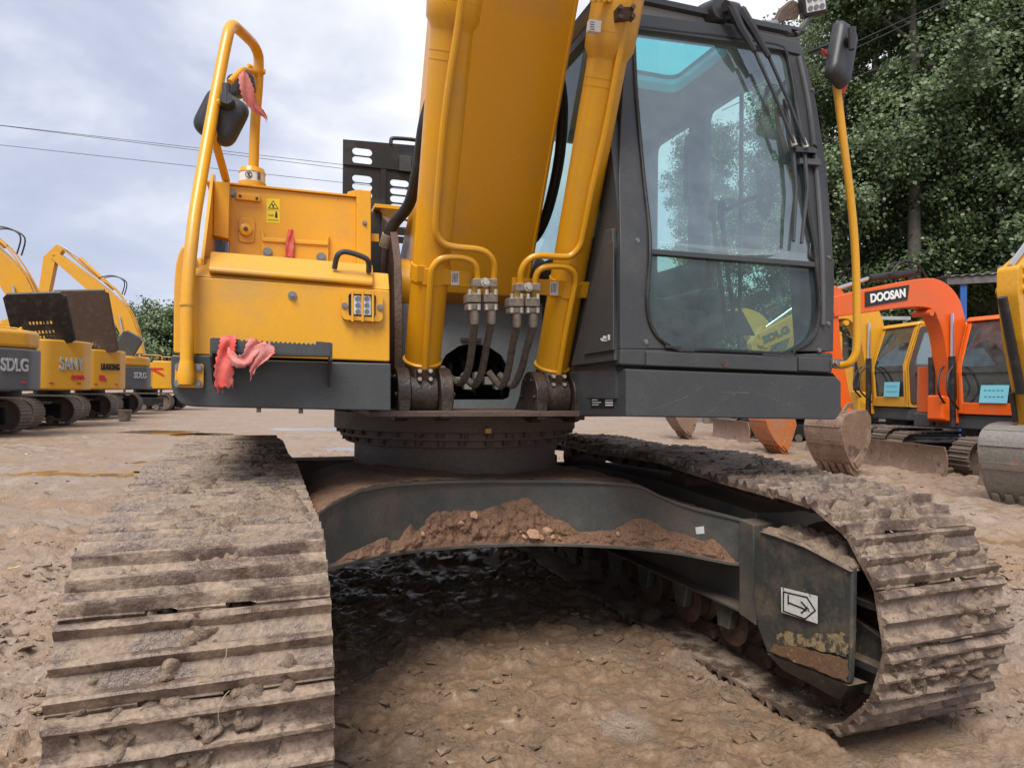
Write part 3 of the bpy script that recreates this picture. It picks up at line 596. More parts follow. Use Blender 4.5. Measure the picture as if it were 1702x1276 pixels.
# port blocks (square flanges with four bolts) at both ends
for par, cx, cy, s, mt in ((cl, 706, 623, 12, 'rust'), (crr, 928, 632, 12, 'rust'), (crr, 1040, 22, 14, 'rust')):
    o_ = pbox(cx - s, cy - s * 0.8, cx + s, cy + s * 0.8, -0.125, -0.07, 'port_flange', mt, par, 0.004); mb = MB()
    for dx in (-0.75, 0.75):
        for dy in (-0.55, 0.55): bolt(mb, ptp([(cx + dx * s, cy + dy * s)], -0.126)[0], (0, -1, 0), 0.009, 0.014, False)
    mb.build('port_bolt', 'fitting' if cy > 100 else 'rust', o_)
# small bolts at the top of the right head
mb = MB()
for k in range(5):
    p = on(985 + k * 9, 4, AL - 0.08, SL); mb.mark(); mb.tube([p, p + axr * 0.03], 0.012, 8)
mb.build('gland_bolt', 'yellow', crr)
# black hoses along the boom, each side
ho = MB().tube(smooth(tpp([(742, 95, -0.80), (722, 150, -0.82), (705, 207, -0.82), (694, 282, -0.72), (680, 339, -0.62), (655, 372, -0.55), (643, 398, -0.52)]), 6), 0.027, 14).build('boom_hose', 'rubber', EX)
MB().tube(tpp([(646, 390, -0.53), (640, 410, -0.5)]), 0.031, 14).build('hose_end', 'fitting', ho)
MB().tube(smooth(tpp([(917, 70, -1.05), (930, 135, -0.98), (935, 188, -0.9), (929, 267, -0.8), (912, 345, -0.68), (893, 389, -0.6), (870, 410, -0.55)]), 6), 0.026, 14).build('boom_hose', 'rubber', EX)
# things inside the arch: valve block, hoses, fittings
vb = MB(); 
for i in range(7):
    x = 742 + i * 17; p = HF.pv(x, 625 + (i % 3) * 8, -0.42); vb.mark(); vb.box(p - Vector((.02, .03, .02)), p + Vector((.02, .03, .02)))
vb.build('valve_block', 'fitting', EX, 0.004)
mb = MB()
for i, (x0, y0, x1, y1) in enumerate(((752, 580, 770, 620), (822, 590, 845, 640), (760, 640, 790, 655), (735, 585, 745, 630), (800, 580, 780, 640), (815, 600, 835, 660))):
    P = smooth(tpp([(x0, y0, -0.3), ((x0 + x1) / 2 + 8, (y0 + y1) / 2, -0.36), (x1, y1, -0.33)]), 6); mb.mark(); mb.tube(P, 0.014, 8)
mb.build('inner_hose', 'rubber', EX)
mb = MB()
for x in (740, 748, 757, 765): 
    p = HF.pv(x, 497, -0.35); mb.mark(); mb.box(p - Vector((.012, .03, .03)), p + Vector((.012, .03, .012 * random.random())))
mb.build('valve_spool', 'fitting', EX, 0.003)
# --- cab
def vc(y): return -1.385 if y > 432 else -1.385 + 0.20 * (432 - y) / 400.0
CL, CR = 0.335, 1.365
cab = empty('cab', Matrix()); cab.parent = EX; cab.matrix_parent_inverse = Matrix()
def cp(x, y, dv=0.0): return HF.pv(x, y, vc(y) + dv)
def interp(tab, y):
    for (y0, x0), (y1, x1) in zip(tab, tab[1:]):
        if y0 <= y <= y1: return x0 + (x1 - x0) * (y - y0) / (y1 - y0)
    return tab[0][1] if y < tab[0][0] else tab[-1][1]
outL = [(40, 1047), (100, 1040), (197, 1032), (296, 1029), (395, 1031), (610, 1031)]
outR = [(60, 1326), (72, 1330), (108, 1341), (171, 1357), (280, 1374), (395, 1383), (462, 1387), (612, 1385)]
inL = [(40, 1053), (66, 1053), (164, 1058), (296, 1070), (378, 1079), (430, 1080), (495, 1076), (530, 1079), (555, 1090), (572, 1108), (582, 1130)]
inR = [(40, 1290), (80, 1303), (100, 1311), (184, 1324), (329, 1339), (400, 1352), (441, 1357), (500, 1362), (545, 1358), (570, 1343), (584, 1318)]
def frame_strip(ta, tb_, ys, name, mat, d0, d1, bev=0.004):
    A = [(cp(interp(ta, y), y, d0), cp(interp(tb_, y), y, d0)) for y in ys]; P = []
    for a_, b_ in A: P += [a_, b_, b_ + Vector((0, d1 - d0, 0)), a_ + Vector((0, d1 - d0, 0))]
    k = len(ys); fs = [(3, 2, 1, 0), (4 * k - 4, 4 * k - 3, 4 * k - 2, 4 * k - 1)]
    for i in range(k - 1):
        for j in range(4): fs.append((4 * i + j, 4 * i + (j + 1) % 4, 4 * i + 4 + (j + 1) % 4, 4 * i + 4 + j))
    return MB().add(P, fs).build(name, mat, cab, bev)
ysL = [22, 40, 70, 100, 150, 200, 250, 296, 350, 395, 432, 470, 500, 530, 545, 560, 572, 580]
frame_strip(outL, inL, ysL, 'front_pillar', 'charcoal', 0.0, 0.07)
ysR = [62, 72, 90, 108, 140, 171, 220, 280, 340, 395, 432, 462, 500, 530, 545, 560, 572, 584]
frame_strip(inR, outR, ysR, 'front_pillar', 'charcoal', 0.0, 0.07)
# sill under the glass and plinth
def quadv(pts, d0, d1, name, mat, bev=0.004, par=None):
    P = [cp(x, y, d0) for x, y in pts]; return MB().prism(P, (0, d1 - d0, 0)).build(name, mat, par or cab, bev)
quadv([(1031, 578), (1130, 581), (1325, 588), (1386, 586), (1384, 621), (1031, 607)], 0.0, 0.12, 'sill', 'charcoal', 0.01)
quadv([(1075, 583), (1326, 593), (1326, 618), (1075, 608)], -0.012, 0.0, 'sill_panel', 'charcoal', 0.006)
quadv([(1328, 593), (1380, 595), (1379, 619), (1328, 616)], -0.010, 0.0, 'sill_panel', 'charcoal', 0.006)
q = [cp(1038, 613), cp(1386, 626), cp(1395, 634), cp(1395, 684), cp(1386, 697), cp(1038, 692)]
pln = MB().prism([p + Vector((0, -0.012, 0)) for p in q], (0, 2.0, 0)).build('plinth', 'charcoal', EX, 0.006)
# plinth: left wedge running back to the swing frame
a0, a1 = cp(1038, 613) + Vector((0, -0.012, 0)), cp(1038, 692) + Vector((0, -0.012, 0))
b0 = HF.pv(946, 618, -0.9); b1 = HF.pv(950, 690, -0.9)
MB().hexa([b1, a1, a1 + Vector((0, .6, 0)), b1 + Vector((0, .3, 0)), b0, a0, a0 + Vector((0, .6, 0)), b0 + Vector((0, .3, 0))]).build('plinth_wedge', 'charcoal', pln, 0.004)
# data plate on the wedge
def wedge(x, y, lift=0.002):
    nrm_ = (a1 - b1).cross(Vector((0, 0, 1))).normalized()
    if nrm_.y > 0: nrm_ = -nrm_
    o, d = HF.o_d(x, y); t = (b1 - o).dot(nrm_) / d.dot(nrm_); return o + d * t + nrm_ * lift
def wq(x0, y0, x1, y1, lift=0.002, sk=0): return [wedge(x0, y0, lift), wedge(x1, y0 + sk, lift), wedge(x1, y1 + sk, lift), wedge(x0, y1, lift)]
dp = MB().add(wq(982, 640, 1021, 678), [(0, 1, 2, 3)]).build('data_plate', 'black_ink', pln, ang=0)
mb = MB(); mb.add(wq(982, 641, 1021, 645.5, .003), [(0, 1, 2, 3)]); mb.add(wq(1005, 631, 1019, 639, .003), [(0, 1, 2, 3)])
for k in range(7): mb.add(wq(1007, 648 + k * 4, 1020, 650 + k * 4, .003), [(0, 1, 2, 3)]); mb.add(wq(985, 648 + k * 4, 985 + 8 + (k * 5) % 9, 649 + k * 4, .003), [(0, 1, 2, 3)])
mb.build('plate_print', 'sticker_white', pln, ang=0)
mb = MB()
for k in range(9): mb.add(wq(1006 + k * 1.4, 632.5, 1006.6 + k * 1.4, 637.5, .004), [(0, 1, 2, 3)])
mb.build('barcode', 'black_ink', pln, ang=0)
# scratches on the plinth: thin pale marks
mb = MB()
for P in ([(1085, 680), (1120, 668), (1150, 655), (1170, 640)], [(1172, 690), (1190, 672), (1215, 650), (1240, 622)], [(1176, 691), (1200, 668), (1222, 655), (1236, 640)], [(1200, 652), (1260, 655), (1300, 668), (1315, 674)], [(1290, 668), (1304, 656)], [(1297, 640), (1297, 648)], [(1265, 620), (1285, 640)], [(1320, 648), (1335, 640)]):
    sp = smooth([cp(x, y, -0.0135) for x, y in P], 4)
    for i in range(len(sp) - 1):
        if random.random() < 0.72:
            w_ = 0.0006 + 0.0022 * random.random() ** 2; mb.add([sp[i], sp[i + 1], sp[i + 1] + Vector((0, 0, w_)), sp[i] + Vector((0, 0, w_))], [(0, 1, 2, 3)])
mb.build('scratch', 'scratch_grey', pln, ang=0)
mb = MB(); mb.add([cp(x, y, -0.0135) for x, y in ((1198, 603), (1208, 597), (1212, 607), (1203, 611))], [(0, 1, 2, 3)]); mb.build('chipped_paint', 'rust', cab, ang=0)
# gap line between cab and plinth
quadv([(1031, 606), (1384, 620), (1390, 627), (1031, 614)], 0.02, 0.1, 'mount_gap', 'dark_void', 0)
# glass
def pane(ya, yb, d, name, mat, ys):
    A = []
    for y in ys: A += [cp(interp(inL, y) - 2, y, d), cp(interp(inR, y) + 2, y, d)]
    k = len(ys); return MB().add(A, [(2 * i, 2 * i + 1, 2 * i + 3, 2 * i + 2) for i in range(k - 1)]).build(name, mat, cab, ang=0)
ysg = [44, 66, 100, 164, 240, 296, 340, 378, 400, 420]
P = []
for y in ysg:
    xr = interp(inR, y) + 2; P += [cp(interp(inL, y) - 2, y, 0.012), cp(xr, y + (xr - 1075) * 0.08, 0.012)]
k = len(ysg); MB().add(P, [(2 * i, 2 * i + 1, 2 * i + 3, 2 * i + 2) for i in range(k - 1)]).build('windscreen', 'windscreen_glass', cab, ang=0)
pane(0, 0, 0.014, 'lower_window', 'lower_glass', [424, 450, 495, 530, 545, 560, 572, 584])
# rounded seal around the glass
gl = [(interp(inL, y), y) for y in (55, 100, 164, 296, 378, 430, 495, 530, 555, 572, 582)] + [(1180, 582), (1260, 586), (1318, 589)] + [(interp(inR, y), y) for y in (584, 570, 545, 500, 441, 400, 329, 184, 110, 88)] + [(1292, 76), (1229, 66), (1100, 50), (1056, 46)]
MB().tube(smooth([cp(x, y, -0.004) for x, y in gl] + [cp(*gl[0], -0.004)], 3), 0.0085, 8, False).build('window_seal', 'rubber', cab)
quadv([(1078, 413), (1354, 435), (1356, 444), (1080, 422)], -0.006, 0.03, 'window_divider', 'charcoal', 0.003)
MB().tube(smooth([cp(x, y, 0.008) for x, y in ((1353, 432), (1346, 425), (1347, 405))], 4), 0.006, 8).build('corner_seal', 'rubber', cab)
mb = MB()
for x, y in ((1119, 573), (1140, 579), (1280, 586), (1305, 588)): mb.mark(); mb.box(cp(x - 12, y, -0.012), cp(x + 10, y + 7, 0.01))
mb.build('drain_clip', 'plastic_black', cab, 0.003)
mb = MB()
for x, y in ((1059, 400), (1073, 568), (1377, 428), (1361, 582), (1350, 150), (1376, 538)): bolt(mb, cp(x, y, 0), (0, -1, 0), 0.007, 0.008)
mb.build('pillar_bolt', 'bolt', cab)
# header above the glass, roof with skylight, rear and sides
quadv([(1045, 20), (1222, 43), (1330, 70), (1332, 92), (1300, 84), (1229, 72), (1056, 48), (1045, 46)], -0.01, 0.06, 'header', 'charcoal', 0.006)
tl, trr = cp(1047, 22), cp(1330, 68)
hz = (tl.z + trr.z) / 2; vb_ = 0.16; vf = tl.y
rl = [(CL - 0.02, vf + 0.03), (CR - 0.06, vf + 0.03), (CR - 0.045, vb_ + .02), (CL - 0.02, vb_ + .02)]
p_ = HF.ph(1062, 62, hz); 
sk_ = [HF.ph(x, y, hz) for x, y in ((1050, 72), (1215, 96), (1190, 116), (1052, 96))]
hl = fillet([(CL + 0.17, vf + 0.12), (CR - 0.32, vf + 0.12), (CR - 0.32, vf + 0.62), (CL + 0.17, vf + 0.62)], 0.06)
ro = holed('roof', [fillet(rl, 0.06), hl], 0.035, basis((0, 0, hz + 0.02), (1, 0, 0), (0, 1, 0)), 'headliner', cab, 0.008)
MB().add([(x, y, hz + 0.03) for x, y in hl], [tuple(range(len(hl)))]).build('skylight', 'skylight_glass', cab, ang=0)
holed('roof_cap', [fillet([(x, y - .03 if i < 2 else y) for i, (x, y) in enumerate(rl)], 0.06), hl], 0.012, basis((0, 0, hz + 0.0675), (1, 0, 0), (0, 1, 0)), 'charcoal', cab, 0.006)
zb = 1.25
def sidewall(u, t, openings, outline, name, mat):
    return holed(name, [[(-v, h) for v, h in outline]] + [fillet([(-v, h) for v, h in o_], 0.05) for o_ in openings], t, SIDE(u), mat, cab, 0.004)
zs = hz
f0 = -1.33
ol = [(f0, zb), (vb_, zb), (vb_, zs), (vf + 0.05, zs), (-1.33, 2.02)]
lp = [HF.pu(x, y, CL) for x, y in ((990, 420), (1026, 110), (905, 90), (880, 420))]
wl_ = [(-1.18, 1.93), (-1.09, zs - 0.05), (0.07, zs - 0.05), (0.07, 1.93)]
sidewall(CL, 0.02, [wl_], ol, 'side_wall', 'charcoal')
MB().add([(CL + 0.004, v, h) for v, h in wl_], [(0, 1, 2, 3)]).build('side_window', 'side_glass', cab, ang=0)
wd = [(-1.22, 1.45), (-1.16, 2.0), (-1.04, zs - 0.06), (-0.50, zs - 0.06), (-0.50, 2.02), (-0.62, 1.45)]
wr = [(-0.34, 2.02), (-0.34, zs - 0.06), (0.07, zs - 0.06), (0.07, 2.02)]
sidewall(CR - 0.07, 0.02, [wd, wr], ol, 'door_side', 'charcoal')
MB().add([(CR - 0.074, v, h) for v, h in wd], [tuple(range(6))]).build('door_window', 'side_glass', cab, ang=0)
MB().add([(CR - 0.074, v, h) for v, h in wr], [(0, 1, 2, 3)]).build('rear_side_window', 'side_glass', cab, ang=0)
bk = fillet([(CL + 0.10, 1.95), (CR - 0.12, 1.95), (CR - 0.12, zs - 0.07), (CL + 0.10, zs - 0.07)], 0.06)
holed('back_wall', [[(CL, zb), (CR - 0.07, zb), (CR - 0.07, zs), (CL, zs)], bk], 0.02, FRONT(vb_), 'headliner', cab)
MB().add([(x, vb_, z) for x, z in bk], [tuple(range(len(bk)))]).build('rear_window', 'side_glass', cab, ang=0)
# outer lower side panel with the sunken trapezoid
q = [(955, 609), (1012, 383), (1025, 380), (1029, 600)]
P = [HF.pu(x, y, CL - 0.022) for x, y in q]; sp_ = MB().prism([P[0], P[1], P[2], P[3]], (-0.02, 0, 0)).build('side_panel', 'charcoal', cab, 0.006)
q = [(972, 590), (1012, 402), (1022, 400), (1022, 582)]
P = [HF.pu(x, y, CL - 0.044) for x, y in q]; MB().prism(P, (-0.008, 0, 0)).build('panel_relief', 'charcoal', cab, 0.005)
mb = MB()
for x, y, w_, h_ in ((998, 562, 5, 3), (1002, 558, 6, 5), (1010, 556, 4, 9), (1000, 565, 9, 2)): mb.add([HF.pu(a_, b_, CL - 0.0535) for a_, b_ in ((x, y), (x + w_, y), (x + w_, y + h_), (x, y + h_))], [(0, 1, 2, 3)])
mb.build('sticker_scrap', 'sticker_white', cab, ang=0)
# --- cab interior
MB().box((CL + 0.03, -1.2, 1.22), (CR - 0.05, 0.12, 1.27)).build('cab_floor', 'plastic_black', cab)
def rbox(c, s, rad, name, mat, par, rx=0):
    o = MB().box((-s[0] / 2, -s[1] / 2, -s[2] / 2), (s[0] / 2, s[1] / 2, s[2] / 2)).build(name, mat, par, rad, 4); o.location = c; o.rotation_euler.x = rx; return o
su = 0.82
rbox((su, -0.42, 1.70), (0.50, 0.5, 0.14), 0.05, 'seat', 'rubber', cab); rbox((su, -0.14, 2.02), (0.48, 0.13, 0.62), 0.06, 'seat_back', 'rubber', cab, 0.18)
rbox((su, -0.05, 2.42), (0.26, 0.10, 0.19), 0.05, 'head_rest', 'rubber', cab, 0.15); rbox((su, -0.40, 1.45), (0.34, 0.36, 0.36), 0.03, 'seat_base', 'plastic_black', cab)
for s in (-1, 1):
    rbox((su + s * 0.36, -0.45, 1.68), (0.15, 0.6, 0.28), 0.04, 'control_console', 'plastic_black', cab)
    b_ = Vector((su + s * 0.36, -0.68, 1.82)); MB().tube(smooth([b_, b_ + Vector((0, -.01, .07)), b_ + Vector((0, -.03, .16))], 4), [0.02] * 5 + [0.03] * 4, 10).build('joystick', 'rubber', cab)
MB().prism([(su - 0.40, -1.2, 1.27), (su - 0.40, -1.2, 1.72), (su - 0.40, -1.12, 1.72), (su - 0.40, -0.9, 1.4), (su - 0.40, -0.9, 1.27)], (0.16, 0, 0)).build('front_console', 'plastic_black', cab, 0.02)
for x0, y0, x1, y1 in ((1184, 352, 1212, 545), (1198, 352, 1226, 545)):
    P = smooth([HF.pv(x0, y0, -0.98), HF.pv((x0 + x1) / 2 - 3, (y0 + y1) / 2, -0.98), HF.pv(x1 - 3, y1, -1.0)], 6)
    l_ = MB().tube(P, 0.011, 10).build('travel_lever', 'cab_grey', cab); MB().tube([P[0] + Vector((0, 0, 0.05)), P[0] - Vector((0, 0, 0.04))], 0.019, 10).build('lever_grip', 'rubber', l_)
for x in (1170, 1236):
    p = HF.pv(x, 540, -1.05); MB().prism([p + Vector((-.07, 0, -.05)), p + Vector((.07, 0, -.05)), p + Vector((.06, .08, .07)), p + Vector((-.06, .08, .07))], (0, 0.02, 0.01)).build('foot_pedal', 'rubber', cab, 0.004)
p = HF.pv(1315, 285, -0.95)
rbox((CR - 0.17, -1.02, 2.02), (0.04, 0.12, 0.14), 0.015, 'monitor', 'plastic_black', cab)
def bar(pts, u, r, name): return MB().tube(smooth([HF.pu(x, y, u) for x, y in pts], 5), r, 10).build(name, 'cab_grey', cab)
bar([(1143, 340), (1140, 320), (1141, 245), (1144, 228), (1155, 222)], CR - 0.13, 0.014, 'grab_bar')
bar([(1208, 348), (1225, 340), (1262, 324), (1274, 322), (1278, 330), (1280, 350)], CR - 0.13, 0.013, 'grab_bar')
bar([(1275, 190), (1270, 165), (1278, 145), (1300, 138)], CR - 0.13, 0.014, 'grab_bar')
MB().tube([(CR - .075, -0.8, 1.3), (CR - .075, -0.8, zs - .05)], 0.011, 8).build('door_mullion', 'cab_grey', cab)
# --- wipers in front of the glass
def wiper(pts, r, name, mat='plastic_black', par=None, dv=-0.05):
    P = [cp(x, y, dv) for x, y in pts]; rr = r if isinstance(r, list) else [r] * len(P)
    return MB().tube(P, rr, 8).build(name, mat, par or cab)
for (x0, y0), (x1, y1), (x2, y2), (x3, y3) in (((1213, 8), (1230, 45), (1254, 85), (1321, 241)), ((1230, 15), (1252, 50), (1278, 95), (1340, 244))):
    w = wiper([(x0, y0), (x0 + 2, y0 + 4), (x1, y1), (x2, y2)], [0.018, 0.024, 0.02, 0.012], 'wiper_arm', dv=-0.07)
    wiper([(x2, y2), ((x2 + x3) / 2 + 2, (y2 + y3) / 2), (x3, y3)], 0.0075, 'wiper_rod', par=w, dv=-0.06)
    wiper([(x3 - 5, y3 - 14), (x3, y3 + 2)], [0.009, 0.014], 'wiper_joint', 'fitting', w, -0.055)
    wiper([(x3 - 18, y3 - 75), (x3 - 4, y3), (x3 + 2, y3 + 70), (x3 - 2 if x3 < 1330 else x3 - 8, y3 + 160)], [0.007, 0.01, 0.009, 0.007], 'wiper_blade', par=w, dv=-0.03)
mb = MB(); p = cp(1200, 14, -0.03); mb.tube([p, p + Vector((0.0, 0.10, 0.0))], [0.05, 0.075], 16); mb.tube([cp(1206, 10, -.07), cp(1224, 14, -.02)], 0.022, 12); mb.build('wiper_motor', 'charcoal', cab)
mb = MB(); mb.hexa([cp(x, y, d) for d in (-.05, 0) for x, y in ((1321, 243), (1352, 245), (1356, 255), (1322, 252))][0:4] + [cp(x, y, 0.0) for x, y in ((1321, 243), (1352, 245), (1356, 255), (1322, 252))]); mb.build('wiper_rest', 'charcoal', cab, 0.003)
quadv([(1330, 262), (1364, 264), (1366, 275), (1331, 272)], -0.03, 0.0, 'wiper_strap', 'cab_grey', 0.003)
MB().tube(smooth([cp(x, y, -0.02) for x, y in ((1352, 240), (1359, 248), (1350, 262))], 4), 0.004, 6).build('washer_hose', 'rubber', cab)
MB().tube(smooth([cp(x, y, -0.006) for x, y in ((1328, 95), (1345, 180), (1358, 300), (1366, 420), (1368, 540))], 5), 0.011, 8).build('pillar_trim', 'cab_grey', cab)
# roof bits: work lamp, bracket, camera post
def lampbox(cx, cy, dv, w, h, rot):
    c = cp(cx, cy, dv); o = MB().box((-w / 2, -0.02, -h / 2), (w / 2, 0.04, h / 2)).build('roof_lamp', 'plastic_black', cab, 0.012, 3); o.location = c; o.rotation_euler = (0.25, rot, R(-20))
    f = MB().box((-w * .4, -0.026, -h * .36), (w * .4, -0.0205, h * .36)).build('lamp_lens', 'lens', o, 0.008)
    mb = MB()
    for i in (-1, 0, 1):
        for j in (-1, 1): mb.mark(); mb.tube([(i * w * .24, -0.0265, j * h * .19), (i * w * .24, -0.030, j * h * .19)], 0.012, 10)
    mb.build('lamp_emitter', 'grey_paint', o); return o
lampbox(1352, 8, 0.05, 0.115, 0.10, R(-12))
mb = MB(); mb.tube(smooth([cp(x, y, 0.08) for x, y in ((1345, 28), (1335, 45), (1322, 58))], 4), 0.014, 8); mb.tube([cp(1300, 52, .1), cp(1322, 60, .1)], 0.02, 10); mb.box(cp(1303, 40, .06), cp(1328, 62, .12)); mb.build('lamp_bracket', 'charcoal', cab, 0.003)
q = [cp(x, y, 0.1) for x, y in ((1288, 40), (1300, 15), (1318, 0), (1334, 8), (1326, 32), (1306, 34))]; MB().prism(q, (0, 0.03, 0.01)).build('lamp_shield', 'rust', cab, 0.003)
MB().tube([cp(1262, 48, .08), cp(1288, 44, .08)], 0.028, 14).build('beacon_stub', 'grey_paint', cab)
# --- right mirror, its ribbon, right grab rail
mr_, Mx = mirror(1394, 93, -1.44, 0.13, 0.295, R(20), R(14), EX, 0.045, R(-4))
k = Mx @ Vector((-0.012, -0.045, 0.035))
mb = MB(); mb.tube([k, k + Vector((-0.03, -0.05, 0))], [0.026, 0.02], 14); mb.tube([k + Vector((-.03, -.05, .03)), k + Vector((-.03, -.05, -.06))], [0.017, 0.012], 10); mb.build('ball_mount', 'plastic_black', mr_)
MB().tube([k + Vector((-.02, -.04, -.0)), cp(1346, 88, -.02)], 0.012, 8).build('mount_arm', 'plastic_black', mr_)
gr = MB().tube(smooth([HF.pv(x, y, v) for x, y, v in ((1383, 80, -1.42), (1388, 120, -1.43), (1395, 180, -1.44), (1405, 260, -1.45), (1416, 350, -1.45), (1422, 430, -1.45), (1424, 520, -1.45), (1424, 570, -1.45), (1421, 590, -1.445), (1412, 603, -1.43), (1400, 607, -1.40), (1386, 606, -1.37))], 5), 0.0165, 12).build('grab_rail', 'yellow', EX)
mb = MB(); mb.box(HF.pv(1382, 596, -1.39), HF.pv(1393, 612, -1.36)); bolt(mb, HF.pv(1389, 604, -1.395), (0, -1, 0), 0.013, 0.014); mb.build('rail_bracket', 'bolt', gr, 0.002)
# ================================================================== undercarriage
dirty('undercoat', (0.30, 0.22, 0.115), (0.05, 0.045, 0.035), 0.98, (0.6, 0.9), 34, 0.3, 150, fine=0.6, thr=(0.44, 0.56)); dirty('bare_rust', (0.17, 0.095, 0.055), (0.10, 0.06, 0.04), 0.9, (0.5, 0.85), 12, 0.3, 110, fine=0.5, spots=((0.33, 0.22, 0.08), 45, 0.62))
UM = Matrix.Rotation(UF.th - HF.th, 4, 'Z')
G2 = 1.19
def upart(name, mb, mat, bevel=0, seg=2, ang=35):
    o = mb.build(name, mat, EX, bevel, seg, ang); o.matrix_basis = UM.copy(); return o
# slewing ring: drum, flanges with bolts, base plate
def disc(r, h0, h1, name, mat, par=None, n=72, bev=0.003):
    mb = MB().cyl((0, 0, h0), (0, 0, h1), r, n=n); return mb.build(name, mat, par or EX, bev)
sr = disc(0.665, 1.075, 1.165, 'slew_plate', 'ring_rust'); disc(0.63, 1.035, 1.0745, 'ring_flange', 'ring_rust', sr); disc(0.60, 1.0, 1.0345, 'ring_flange', 'ring_rust', sr); disc(0.557, 0.86, 0.9995, 'ring_drum', 'ring_rust', sr)
for k in range(36):
    a = 2 * math.pi * k / 36
    if math.sin(a) > 0.25: continue
    for r_, z_, nm in ((0.618, 1.075, 'ring_bolt'), (0.588, 1.0345, 'ring_bolt')):
        a2 = a + random.uniform(-.02, .02); c = Vector((r_ * math.cos(a2) * 1.03, r_ * math.sin(a2) * 1.03, z_))
        mb = MB(); bolt(mb, c, (0, 0, -1), 0.019, 0.024); mb.build(nm, 'rust', sr)
c = HF.pv(812, 716, -0.70); MB().prism([c + Vector((-.014, 0, -.011)), c + Vector((.014, 0, -.011)), c + Vector((.014, 0, .011)), c + Vector((-.014, 0, .011))], (0, 0.03, 0)).build('ring_tag', 'yellow_pale', sr)
# cross beam: curved front plate between two flanges, and the body behind
def bv(u): return -0.72 - 0.56 * min(1, abs(u) / 0.92) ** 2.0
def bhit(x, y):
    v = -0.8
    for _ in range(40):
        p = UF.pv(x, y, v); v = 0.5 * v + 0.5 * bv(p.x)
    return UF.pv(x, y, v)
tp = [(500, 872), (520, 858), (545, 838), (570, 824), (597, 812), (645, 803), (726, 798), (790, 797), (855, 797), (920, 797), (985, 798), (1040, 802), (1065, 806), (1088, 819), (1120, 832), (1155, 843), (1190, 851), (1231, 861)]
bt = [(500, 950), (553, 936), (629, 918), (726, 906), (823, 901), (920, 900), (985, 902), (1049, 906), (1119, 914), (1190, 928), (1231, 934)]
TP = [bhit(*p) for p in tp]; BT = [bhit(*p) for p in bt]
def hat(tab, u):
    xs = [p.x for p in tab]; return float(np.interp(u, xs, [p.z for p in tab]))
US = np.linspace(-0.98, TP[-1].x, 60)
def th_(u): return hat(TP, u) if u > TP[0].x else hat(TP, -u if -u < TP[-1].x else TP[-1].x)
def bh_(u): return hat(BT, u)
mb = MB(); P = []
for u in US:
    v = bv(u); t, b = th_(u) - 0.012, bh_(u)
    P += [(u, v, t), (u, v, b), (u, v + 0.5, b), (u, v + 0.7, t)]
k = len(US); fs = [(4 * i + j, 4 * i + (j + 1) % 4, 4 * i + 4 + (j + 1) % 4, 4 * i + 4 + j) for i in range(k - 1) for j in range(4)]
xb = upart('cross_beam', MB().add(P, fs + [(0, 1, 2, 3), (4 * k - 1, 4 * k - 2, 4 * k - 3, 4 * k - 4)]), 'frame_paint')
def flange(fn, ext, t, name):
    P = []
    for u in US:
        v = bv(u); h = fn(u); P += [(u, v - ext, h - t), (u, v + 0.9, h - t), (u, v + 0.9, h), (u, v - ext, h)]
    return MB().add(P, fs + [(0, 1, 2, 3), (4 * k - 1, 4 * k - 2, 4 * k - 3, 4 * k - 4)]).build(name, 'frame_paint', xb, 0.002)
flange(th_, 0.018, 0.014, 'top_flange'); flange(lambda u: bh_(u) + 0.002, 0.05, 0.014, 'bottom_flange')
# rear half of the beam
mb = MB(); mb.prism([(-0.98, 0.7, 0.45), (0.95, 0.7, 0.45), (0.95, 1.25, 0.42), (-0.98, 1.25, 0.42)], (0, 0, 0.38)); mb.build('rear_beam', 'frame_paint', xb, 0.01)
# soil lying on the top flange
def heap(u0, u1, nu, v_of, nv, hfun, name, mat, par):
    P = []
    for i in range(nu):
        u = u0 + (u1 - u0) * i / (nu - 1)
        for j in range(nv):
            t = j / (nv - 1); v0_, v1_ = v_of(u); v = v0_ + (v1_ - v0_) * t; q = hfun(u, v, t); P.append((u, *q) if isinstance(q, tuple) else (u, v, q))
    o = MB().grid(P, nu, nv).build(name, mat, par, ang=0); tag(o, None, kind='stuff')
    for p in o.data.polygons: p.use_smooth = True
    return o
heap(-0.9, 0.85, 220, lambda u: (bv(u) - 0.015, bv(u) + 0.55), 60, lambda u, v, t: th_(u) - 0.004 + 0.022 * float(fbm(u * 9 + 3, v * 9, 4)) * (0.25 + 0.75 * min(1, t * 3)) * (0.6 + 0.8 * float(fbm(u * 3, v * 3 + 8, 2))) + 0.006 * float(fbm(u * 40, v * 40, 2)), 'top_soil', 'red_soil', xb)
